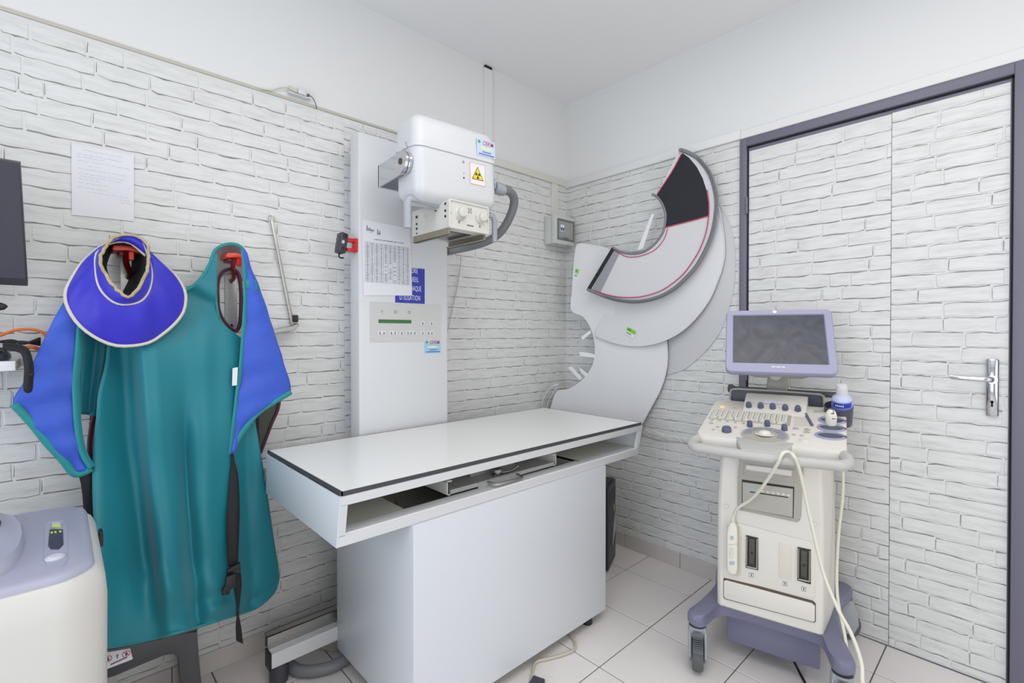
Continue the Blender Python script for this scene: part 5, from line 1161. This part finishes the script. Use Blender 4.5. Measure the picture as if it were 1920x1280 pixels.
# console slab, tilted
CS, CO = 0.25, 0.838
cp3 = lambda u, v, dz=0.0: ul(u, v, 't', CO + dz, CS)
zc = lambda y: CO + CS * y
co = nb()
top = rrect(-0.008, 0.436, -0.005, 0.345, 0.035, 6)
def crow(k, dz): return [Vector((0.214 + (a - .214) * (1 - k), 0.17 + (b - .17) * (1 - k), zc(0.17 + (b - .17) * (1 - k)) + dz)) for a, b in top]
U('console', loft(co, [crow(.06, -.040), crow(.02, -.036), crow(0, -.026), crow(0, -.008), crow(.012, -.001), crow(.03, 0)]), m_us, label='cream control console')
con = us
# handle bar around the front
hz = 0.812
hpts = [(0.010, 0.03, hz + .012), (-0.006, -0.005, hz + .008), (-0.010, -0.035, hz), (0.004, -0.060, hz - .004), (0.04, -0.068, hz - .005), (0.214, -0.080, hz - .006), (0.388, -0.068, hz - .005), (0.424, -0.060, hz - .004), (0.438, -0.035, hz), (0.434, -0.005, hz + .008), (0.418, 0.03, hz + .012)]
U('handle_bar', T(spline(hpts, 5), 0.0165, 14), m_ush, label='grey front handle bar')
U('handle_bridge', prism(nb(), [Vector((0.155, -0.082, hz + .012)), Vector((0.262, -0.082, hz + .012)), Vector((0.300, 0.02, zc(.02) + .001)), Vector((0.118, 0.02, zc(.02) + .001))], (0, 0.0, -0.030), .006, 2), m_ush)
# trackball ring
tcn = cp3(*u7(655, 1095)); 
def disc_t(c, rx, ry, z0, z1, m, nm, par=None, n=40, a0=0, a1=2 * PI, ri=None):
    bm = nb(); rr = []
    if ri is None:
        ring_ = [(math.cos(2 * PI * k / n), math.sin(2 * PI * k / n)) for k in range(n)]
        loft(bm, [[Vector((c.x + a * rx, c.y + b * ry, zc(c.y + b * ry) + z)) for a, b in ring_] if z is not None else None for z in (z0, z1)])
    else:
        arc = [(math.cos(a0 + (a1 - a0) * k / 8), math.sin(a0 + (a1 - a0) * k / 8)) for k in range(9)]
        pts = [(a * rx, b * ry) for a, b in arc] + [(a * rx * ri, b * ry * ri) for a, b in arc[::-1]]
        loft(bm, [[Vector((c.x + a, c.y + b, zc(c.y + b) + z)) for a, b in pts] for z in (z0, z1)])
    return U(nm, bm, m, par)
pc0, pc1 = cp3(*u7(463, 1095)), cp3(*u7(850, 1095))
rx = (pc1 - pc0).length / 2; py0_, py1_ = cp3(*u7(655, 1032)), cp3(*u7(655, 1160)); ry = (py0_.y - py1_.y) / 2
tcn.y = (py0_.y + py1_.y) / 2
tr = disc_t(tcn, rx, ry, -0.004, 0.003, m_ush, 'trackball_plate')
disc_t(tcn, rx * .94, ry * .94, 0.003, 0.0042, m_usg, 'trackball_face', tr)
bc = Vector((tcn.x, tcn.y + .004, 0))
U('trackball', L((bc.x, bc.y, zc(bc.y) + .003), [(0.021, 0), (0.021, .002), (0.019, .006), (0.014, .011), (0.007, .0135), (0.001, .0142)], 28), m_us, tr)
U('trackball_ring', L((bc.x, bc.y, zc(bc.y) + .002), [(0.030, 0), (0.030, .003), (0.024, .004), (0.022, .003)], 28), m_us, tr)
for a0, a1 in ((2.95, 3.45), (2.35, 2.85), (1.75, 2.25), (1.25, 1.65), (0.65, 1.10), (0.15, 0.55), (-0.45, 0.02)):
    disc_t(tcn, rx * .86, ry * .86, 0.004, 0.0062, mat('ring_key_grey', (150, 152, 162), .4), 'ring_key', tr, a0=a0, a1=a1, ri=.66)
def knob(x, y, r, h, nm='knob', m=m_kn, par=None, uu=u7):
    p = cp3(*uu(x, y)) if uu else cp3(x, y)
    return U(nm, L((p.x, p.y, p.z - .001), [(r, 0), (r, h * .25), (r * .92, h * .8), (r * .8, h), (r * .3, h * 1.04)], 20, axis=(0, -.24, .97)), m, par)
for x, y in ((537, 1020), (677, 1016), (814, 1050)): knob(x, y, .0098, .021)
knob(352, 1060, .0162, .018)
for x, y, rr_ in ((235, 972, 8), (297, 976, 8), (358, 984, 8), (420, 990, 8), (486, 997, 8), (228, 997, 11), (278, 1027, 8), (245, 1049, 8), (422, 1031, 8), (418, 877, 10), (905, 1040, 14), (997, 1048, 14), (992, 1069, 14), (888, 1090, 9), (953, 1097, 9)):
    p = cp3(*u7(x, y)); w_ = rr_ * .00058 * 1.15
    U('push_button', loft(nb(), [[Vector((p.x + math.cos(a) * w_ * k, p.y + math.sin(a) * w_ * .8 * k, zc(p.y + math.sin(a) * w_ * .8 * k) + z)) for a in [2 * PI * i / 16 for i in range(16)]] for z, k in ((-.001, 1), (.002, 1), (.003, .8))]), m_usg)
p = cp3(*u7(975, 1137)); U('freeze_button', joinbm(L((p.x, p.y, p.z - .002), [(.019, 0), (.019, .003), (.015, .004)], 24, axis=(0, -.24, .97)), L((p.x, p.y, p.z), [(.012, 0), (.012, .004), (.010, .005)], 24, axis=(0, -.24, .97))), m_us)
p = cp3(*u7(318, 864)); U('power_lamp', L((p.x, p.y, p.z - .001), [(.010, 0), (.010, .002), (.008, .003)], 20, axis=(0, -.24, .97)), mat('amber_lamp', (248, 206, 120), .4, emit=.5))
# keyboard: rows of small keys
kb0, kb1, kb2, kb3 = cp3(*u7(255, 890)), cp3(*u7(865, 937)), cp3(*u7(850, 1012)), cp3(*u7(215, 955))
kp = lambda s, t: kb0.lerp(kb1, s).lerp(kb3.lerp(kb2, s), t)
U('keyboard_bed', prism(nb(), [kp(a, b) + Vector((0, 0, .0002)) for a, b in ((-.01, -.05), (1.01, -.05), (1.01, 1.06), (-.01, 1.06))], (0, 0, .0012)), m_usg, label='keyboard bed')
kk = nb()
for r in range(5):
    n = 14 if r < 4 else 9
    off = (0, .02, .03, .05, 0)[r]
    for c in range(n):
        s0_, s1_ = (c + .08 + off) / (n + .4), (c + .92 + off) / (n + .4)
        if r == 4 and c == 4: s1_ = (c + 1.9 + off) / (n + .4)
        if r == 4 and c == 5: continue
        t0, t1 = (r + .08) / 5, (r + .92) / 5
        prism(kk, [kp(a, b) + Vector((0, 0, .001)) for a, b in ((s0_, t0), (s1_, t0), (s1_, t1), (s0_, t1))], (0, -.0008, .0042))
U('keyboard_keys', kk, m_us, smooth=0, kind='stuff')
kl = nb(); random.seed(4)
for r in range(5):
    for c in range(14):
        s, t = (c + .5) / 14.4, (r + .5) / 5; a = .012
        q = [kp(s - a, t - .035) + Vector((0, -.001, .0056)), kp(s + a * random.random(), t - .035) + Vector((0, -.001, .0056)), kp(s + a * .3, t + .03) + Vector((0, -.001, .0056)), kp(s - a, t + .03) + Vector((0, -.001, .0056))]
        kl.faces.new([kl.verts.new(v) for v in q])
U('key_legends', kl, mat('key_legend', (172, 167, 160), .6), smooth=0, kind='stuff')
# slider bank
for k in range(7): knob(985 + k * 8, 930 + k * 14, .0052, .008, 'slider')
for k in range(7):
    a, b = cp3(*u7(890, 945 + k * 12)), cp3(*u7(970 + k * 6, 950 + k * 12))
    U('slider_slot', prism(nb(), [a + Vector((0, .0006, .0003)), b + Vector((0, .0006, .0003)), b + Vector((0, -.0006, .0003)), a + Vector((0, -.0006, .0003))], (0, 0, .0005)), m_usg, smooth=0)
# hood with five knobs
h0, h1 = cp3(*u7(480, 892)), cp3(*u7(990, 922))
yb0 = max(h0.y, h1.y)
hA, hB = h0.x, h1.x
yk0 = (h0.y + h1.y) / 2
hood = U('hood', P([(hA, yk0 - .03, zc(yk0 - .03) - .002), (hA, yk0 + .075, zc(yk0) + .056), (hA, yk0 + .13, zc(yk0) + .052), (hA, yk0 + .13, zc(yk0) - .02)], (hB - hA, 0, 0), .004, 2), m_us)
hs_ = (.092 + .002 - CS * -.03 * 0) / .115
def hp3(x, y):
    # point on the hood slope
    u, v = u7(x, y); d = ray(u, v); C0 = _C - UO
    dl = Vector((d.dot(uex), d.dot(uey), d.z)); cl = Vector((C0.dot(uex), C0.dot(uey), C0.z))
    ya_, za_, yb2, zb2 = yk0 - .03, zc(yk0 - .03) - .002, yk0 + .075, zc(yk0) + .056
    sl = (zb2 - za_) / (yb2 - ya_)
    t = (za_ + sl * (cl.y - ya_) - cl.z) / (dl.z - sl * dl.y)
    return cl + dl * t
for x, y in ((530, 860), (625, 866), (721, 872), (821, 882), (922, 890)):
    p = hp3(x, y); U('knob', L(p, [(.0108, -.001), (.0108, .005), (.0095, .015), (.008, .019), (.002, .020)], 20, axis=(0, -.62, .78)), m_kn)
q = [hp3(x, y) + Vector((0, -.001, .001)) for x, y in ((648, 815), (806, 822), (806, 845), (648, 838))]
U('hood_label', prism(nb(), q, (0, -.0005, .0005)), mat('lilac_label', (216, 212, 230), .5), hood, smooth=0)
# slate pocket behind the hood, rear rail, neck
yp = yk0 + .132
pk = [ul(*u7(x, y), 'y', yp) for x, y in ((385, 735), (400, 722), (440, 720), (800, 740), (1100, 765), (1128, 780), (1135, 860), (1100, 888), (990, 882), (480, 850), (405, 838), (380, 805))]
pt_ = U('rear_pocket', prism(nb(), pk, (0, .05, 0), .006, 2), m_tray)
pr2 = [p + Vector((0, -.001, 0)) for p in pk]
U('pocket_rim', T([pk[i] + Vector((0, -.002, 0)) for i in (11, 0, 1, 2, 3, 4, 5, 6, 7)], .0045, 8), m_usg, pt_)
yr = yk0 + .21
ra, rb = ul(*u7(395, 718), 'y', yr), ul(*u7(1230, 770), 'y', yr)
U('rear_rail', joinbm(Cy(ra, rb, .012, 14), L(ra + Vector((-.004, 0, 0)), [(.004, -.014), (.016, -.010), (.019, 0), (.016, .010), (.012, .016)], 18, axis=(1, 0, 0))), mat('dark_grey_rail', (78, 80, 84), .45))
yn = yk0 + .20
nk = [ul(*u7(x, y), 'y', yn) for x, y in ((680, 600), (832, 600), (842, 745), (665, 735))]
U('neck', prism(nb(), [nk[0], nk[1], nk[2], nk[2] + Vector((0, 0, -.10)), nk[3] + Vector((0, 0, -.10)), nk[3]], (0, .06, 0), .008, 3), m_usg, label='monitor neck')
nc_ = ul(*u7(752, 632), 'y', yn - .001); U('neck_socket', Cy(nc_, nc_ + Vector((0, -.006, 0)), .006, 14), m_black)
# monitor
mc = Vector((0.231, 0.20, 1.172)); myaw, mtl, mw, mh = 0.164, 0.581, 0.346, 0.271
r_ = Vector((math.cos(myaw), math.sin(myaw), 0)); n_ = Vector((math.sin(myaw), -math.cos(myaw), 0))
up_ = Vector((0, 0, 1)) * math.cos(mtl) - n_ * math.sin(mtl); nn_ = r_.cross(up_)
if nn_.y > 0: nn_ = -nn_
# move it back along the sight line so that it stands over the neck, keeping its measured proportions
cl_ = Vector(((_C - UO).dot(uex), (_C - UO).dot(uey), 1.2)); kf = (cl_ - (mc + Vector((0, 0.10, 0)))).length / (cl_ - mc).length
mc = cl_ + (mc - cl_) * kf; mw *= kf; mh *= kf
mp3 = lambda a, b, d: mc + r_ * a + up_ * b + nn_ * d
def mring(x0, x1, y0, y1, r, d): return [mp3(a, b, d) for a, b in rrect(x0, x1, y0, y1, r, 6)]
W2, H2 = mw / 2, mh / 2
ba, bb_ = 0.100 * mw, 0.095 * mh
sx0, sx1, sy0, sy1 = -W2 + .063 * mw + .004, W2 - .075 * mw, -H2 + .150 * mh, H2 - .085 * mh
mon = U('monitor', loft(nb(), [mring(-W2 + .03, W2 - .03, -H2 + .03, H2 - .03, .02, -.040), mring(-W2 + .004, W2 - .004, -H2 + .004, H2 - .004, .02, -.030), mring(-W2, W2, -H2, H2, .022, -.016), mring(-W2, W2, -H2, H2, .022, -.002), mring(-W2 + .003, W2 - .003, -H2 + .003, H2 - .003, .020, .002),
      mring(sx0 - .003, sx1 + .003, sy0 - .003, sy1 + .003, .003, .0005), mring(sx0, sx1, sy0, sy1, .002, -.004)]), m_lvl, label='lavender framed monitor')
U('monitor_back', loft(nb(), [mring(-W2 + .05, W2 - .05, -H2 + .01, H2 - .06, .03, -.034), mring(-W2 + .08, W2 - .08, -H2 + .02, H2 - .09, .03, -.075)]), m_usg, mon)
def scr():
    m = mat('dusty_screen', (64, 66, 76), .32)
    nt = m.node_tree; b = nt.nodes['Principled BSDF']
    t = nt.nodes.new('ShaderNodeTexCoord'); n = nt.nodes.new('ShaderNodeTexNoise'); n.inputs['Scale'].default_value = 6; n.inputs['Detail'].default_value = 6; n.inputs['Distortion'].default_value = 3
    nt.links.new(t.outputs['Object'], n.inputs['Vector'])
    r = nt.nodes.new('ShaderNodeValToRGB'); r.color_ramp.elements[0].position = .35; r.color_ramp.elements[0].color = (*lin((56, 58, 68)), 1); r.color_ramp.elements[1].position = .75; r.color_ramp.elements[1].color = (*lin((80, 82, 92)), 1)
    nt.links.new(n.outputs['Fac'], r.inputs[0]); nt.links.new(r.outputs[0], b.inputs['Base Color'])
    return m
U('screen', prism(nb(), [mp3(a, b, -.0042) for a, b in ((sx0 - .001, sy0 - .001), (sx1 + .001, sy0 - .001), (sx1 + .001, sy1 + .001), (sx0 - .001, sy1 + .001))], nn_ * .0008), scr(), mon)
eb_ = mp3(-.038 * mw / .346 * .2, H2 - .040 * mh, .0015); U('emblem', Cy(eb_, eb_ + nn_ * .002, .0078, 20, bev=.0005), m_paper, mon)
bq = nb()
for a0, a1 in ((-.026, -.013), (-.010, .003), (.006, .018)):
    bq.faces.new([bq.verts.new(mp3(a, b, .0012)) for a, b in ((a0, -H2 + .085 * mh), (a1, -H2 + .085 * mh), (a1, -H2 + .098 * mh), (a0, -H2 + .098 * mh))])
U('monitor_print', bq, m_paper, mon, smooth=0)
U('tilt_bracket', Cy(mp3(-.01, -H2 + .02, -.045), Vector((nk[0].x * .5 + nk[1].x * .5, yn + .03, nk[0].z)), .022, 16), m_usg)
# probe cups at the right, bottle cup
for k, (x, y, sx_) in enumerate(((1192, 976, 1.0), (1187, 1036, 1.0), (1180, 1100, 1.06))):
    p = cp3(*u7(x, y)); rx_, ry_ = .0405 * sx_, abs(cp3(*u7(x, y - 30)).y - cp3(*u7(x, y + 30)).y) / 2
    rings_ = []
    for z, kx in ((-.012, 1.0), (.003, 1.0), (.005, .95), (.005, .84), (-.004, .80), (-.020, .72)):
        rings_.append([Vector((p.x + math.cos(a) * rx_ * kx, p.y + math.sin(a) * ry_ * kx, zc(p.y + math.sin(a) * ry_ * kx) + z)) for a in [2 * PI * i / 28 for i in range(28)]])
    c_ = U('probe_cup', loft(nb(), rings_), m_lvl)
    U('cup_well', loft(nb(), [[Vector((p.x + math.cos(a) * rx_ * .82, p.y + math.sin(a) * ry_ * .80, zc(p.y + math.sin(a) * ry_ * .80) + z)) for a in [2 * PI * i / 28 for i in range(28)]] for z in (-.004, .0008)]), m_tray, c_)
    U('cup_notch', B(p.x + rx_ * .80, p.x + rx_ * 1.05, p.y - .005, p.y + .005, zc(p.y) + .0, zc(p.y) + .0062, .001, 1), m_tray, c_)
yc_ = 0.30
c0, c1 = ul(*u7(1128, 850), 'y', yc_), ul(*u7(1368, 870), 'y', yc_)
cr = (c1.x - c0.x) / 2; cc_ = Vector(((c0.x + c1.x) / 2, yc_, c0.z))
zb_ = ul(*u7(1300, 1025), 'y', yc_).z
TILT = math.radians(20); tax = Vector((0, -math.sin(TILT), math.cos(TILT)))
ch = (cc_.z - zb_)
cb_ = cc_ - tax * ch
U('bottle_cup', L(cb_, [(cr * .80, 0), (cr * .92, .004), (cr * .97, ch * .5), (cr, ch), (cr * .93, ch + .001), (cr * .90, .012), (.002, .011)], 36, axis=tax), mat('slate_cup', (76, 74, 88), .4), label='dark slate bottle cup')
U('cup_bracket', B(cc_.x - cr - .03, cc_.x - cr + .02, cc_.y - .02, cc_.y + .02, zb_ + .02, zb_ + .05, .003, 2), m_usg)
# ------------------------------------------------------------------ gel bottle in the cup
W_ = lambda p: UO + uex * p.x + uey * p.y + Vector((0, 0, p.z))
gb_z = zb_ + .0205
gw = W_(cb_ + tax * .0125 + Vector((.010, 0, 0)))
gb = thing('gel_bottle', 'small white capped gel bottle with a blue label in the dark cup', 'bottle', tuple(gw), local=True, rot=(TILT, 0, UA))
br_ = cr * .70; btop = ch + .074
G = lambda nm, bm, m, par=None, **k: obj(nm, bm, m, par or gb, local=True, **k)
sh_z = btop - .052
G('bottle', L((0, 0, 0), [(br_ * .9, 0), (br_, .004), (br_, sh_z - .006), (br_ * .95, sh_z), (br_ * .62, sh_z + .012), (br_ * .5, sh_z + .016)], 32), mat('pale_blue_bottle', (196, 204, 232), .35))
G('cap', L((0, 0, sh_z + .012), [(br_ * .56, 0), (br_ * .56, .030), (br_ * .48, .037), (br_ * .1, .040)], 28), m_white)
lw = nb()
def band(z0, z1, a0, a1, r):
    bm = nb(); n = 16
    loft(bm, [[Vector((math.sin(a0 + (a1 - a0) * k / n) * r, -math.cos(a0 + (a1 - a0) * k / n) * r, z)) for k in range(n + 1)] for z in (z0, z1)], cap=False, closed=False); return bm
lb_ = G('label', band(.02, sh_z - .006, -1.3, 1.2, br_ + .0006), mat('lilac_blue_label', (120, 134, 200), .45))
G('label_band', band(sh_z - .026, sh_z - .010, -0.9, 0.95, br_ + .0012), mat('royal_blue_print', (36, 52, 170), .45), lb_)
tx = nb()
for k in range(5):
    a0 = -.62 + k * .17
    me_ = bpy.data.meshes.new('j'); b_ = band(sh_z - .021, sh_z - .015, a0, a0 + .11, br_ + .0018); b_.to_mesh(me_); b_.free(); tx.from_mesh(me_); bpy.data.meshes.remove(me_)
G('label_print', tx, m_paper, lb_)
# ------------------------------------------------------------------ probe in the second cup
p2 = cp3(*u7(1187, 1010))
pw = W_(p2)
ep = thing('transducer_probe', 'white ultrasound probe standing in the console cup beside the gel bottle', 'probe', tuple(pw), UA, local=True)
EP = lambda nm, bm, m, par=None, **k: obj(nm, bm, m, par or ep, local=True, **k)
prg = []
for z, a, b, dy in ((-.026, .013, .010, .004), (.0, .0150, .012, .002), (.016, .0165, .013, 0), (.032, .0170, .0135, -.002), (.046, .0135, .012, -.003), (.053, .008, .008, -.003)):
    prg.append([Vector((math.cos(t) * a, dy + math.sin(t) * b, z)) for t in [2 * PI * i / 24 for i in range(24)]])
EP('probe_body', loft(nb(), prg), mat('ivory_probe', (232, 228, 214), .35))
EP('probe_mark', P([(-.001, -.0150, .040), (.009, -.0150, .040), (.007, -.0085, .0525), (0, -.0085, .0525)], (0, -.0012, .001), .0003, 1), m_kn)
EP('probe_seam', B(.003, .012, -.0155, -.0138, .024, .026), m_black)
EP('probe_cord', T(spline([Vector((0, .004, -.024)), Vector((.01, .02, -.05)), Vector((.03, .06, -.12)), Vector((.035, .075, -.24)), Vector((.022, .04, -.40)), Vector((.020, -.02, -.56)), Vector((.045, -.10, -.68)), Vector((.055, -.16, -.80)), Vector((.03, -.24, -.868))], 6), .0048, 10), mat('cream_cord', (226, 222, 206), .45), label='cream probe cord falling to the floor')
# ------------------------------------------------------------------ linear probe parked at the front left, with its long cord
pf = W_(ul(*u8(305, 640), 'y', .072))
lpb = thing('transducer_probe', 'white ultrasound probe in the front left holder with a cord looped over the handle', 'probe', tuple(pf), UA, local=True)
LO = ul(*u8(305, 640), 'y', .072)
LP = lambda nm, bm, m, par=None, **k: obj(nm, bm, m, par or lpb, local=True, **k)
fq = lambda pts, y: [ul(*u8(a, b), 'y', y) - LO for a, b in pts]
LP('probe_body', prism(nb(), fq([(296, 470), (316, 470), (326, 490), (331, 520), (331, 700), (326, 728), (300, 730), (282, 712), (278, 690), (278, 520), (284, 490)], .070), (0, -.020, 0), .006, 3), mat('ivory_probe', (232, 228, 214), .35))
LP('probe_key', prism(nb(), fq([(292, 545), (308, 545), (308, 563), (292, 563)], .0505), (0, -.002, 0), .0005, 1), mat('pale_blue_key', (170, 186, 200), 0.4))
LP('probe_key', prism(nb(), fq([(288, 672), (312, 672), (312, 688), (288, 688)], .0505), (0, -.002, 0), .0005, 1), mat('pale_blue_key', (170, 186, 200), 0.4))
LP('thumb_switch', prism(nb(), fq([(294, 608), (306, 606), (306, 640), (300, 655), (292, 652)], .0505), (0, -.005, 0), .001, 1), m_us)
LP('probe_seam', prism(nb(), fq([(280, 588), (329, 584), (329, 586), (280, 590)], .0502), (0, -.0006, 0)), m_usg, smooth=0)
cpts = [(306, 478, .060), (308, 440, .055), (330, 405, .035), (390, 365, .010), (440, 315, -.03), (490, 245, -.07), (530, 180, -.100), (545, 145, -.105), (560, 128, -.096), (585, 126, -.094), (612, 150, -.105), (640, 225, -.08), (672, 370, -.05), (715, 560, -.04), (760, 740, -.04), (830, 910, -.06), (890, 1020, -.09), (930, 1120, -.12), (950, 1200, -.15), (955, 1290, -.17)]
cpl = [ul(*u8(a, b), 'y', y) - LO for a, b, y in cpts]
end = cpl[-1]; 
cpl += [Vector((end.x + .02, end.y - .04, max(-LO.z + .006, end.z - .08))), Vector((end.x + .06, end.y - .12, -LO.z + .006))]
LP('probe_cord', T(spline(cpl, 5), .0052, 10), mat('cream_cord', (226, 222, 206), .45))
# ------------------------------------------------------------------ black mains lead under the machine
bcp = [at(1488, 1238, 'z', .03), at(1500, 1262, 'z', .008), at(1512, 1285, 'z', .006), at(1530, 1330, 'z', .006)]
b0 = W_(Vector((.25, .30, .050)))
tag(obj('power_lead', T(spline([b0, (b0 + bcp[0]) / 2 + Vector((0, 0, -.01))] + bcp, 5), .0045, 8), m_black), 'black power lead trailing from under the ultrasound machine', 'cable')
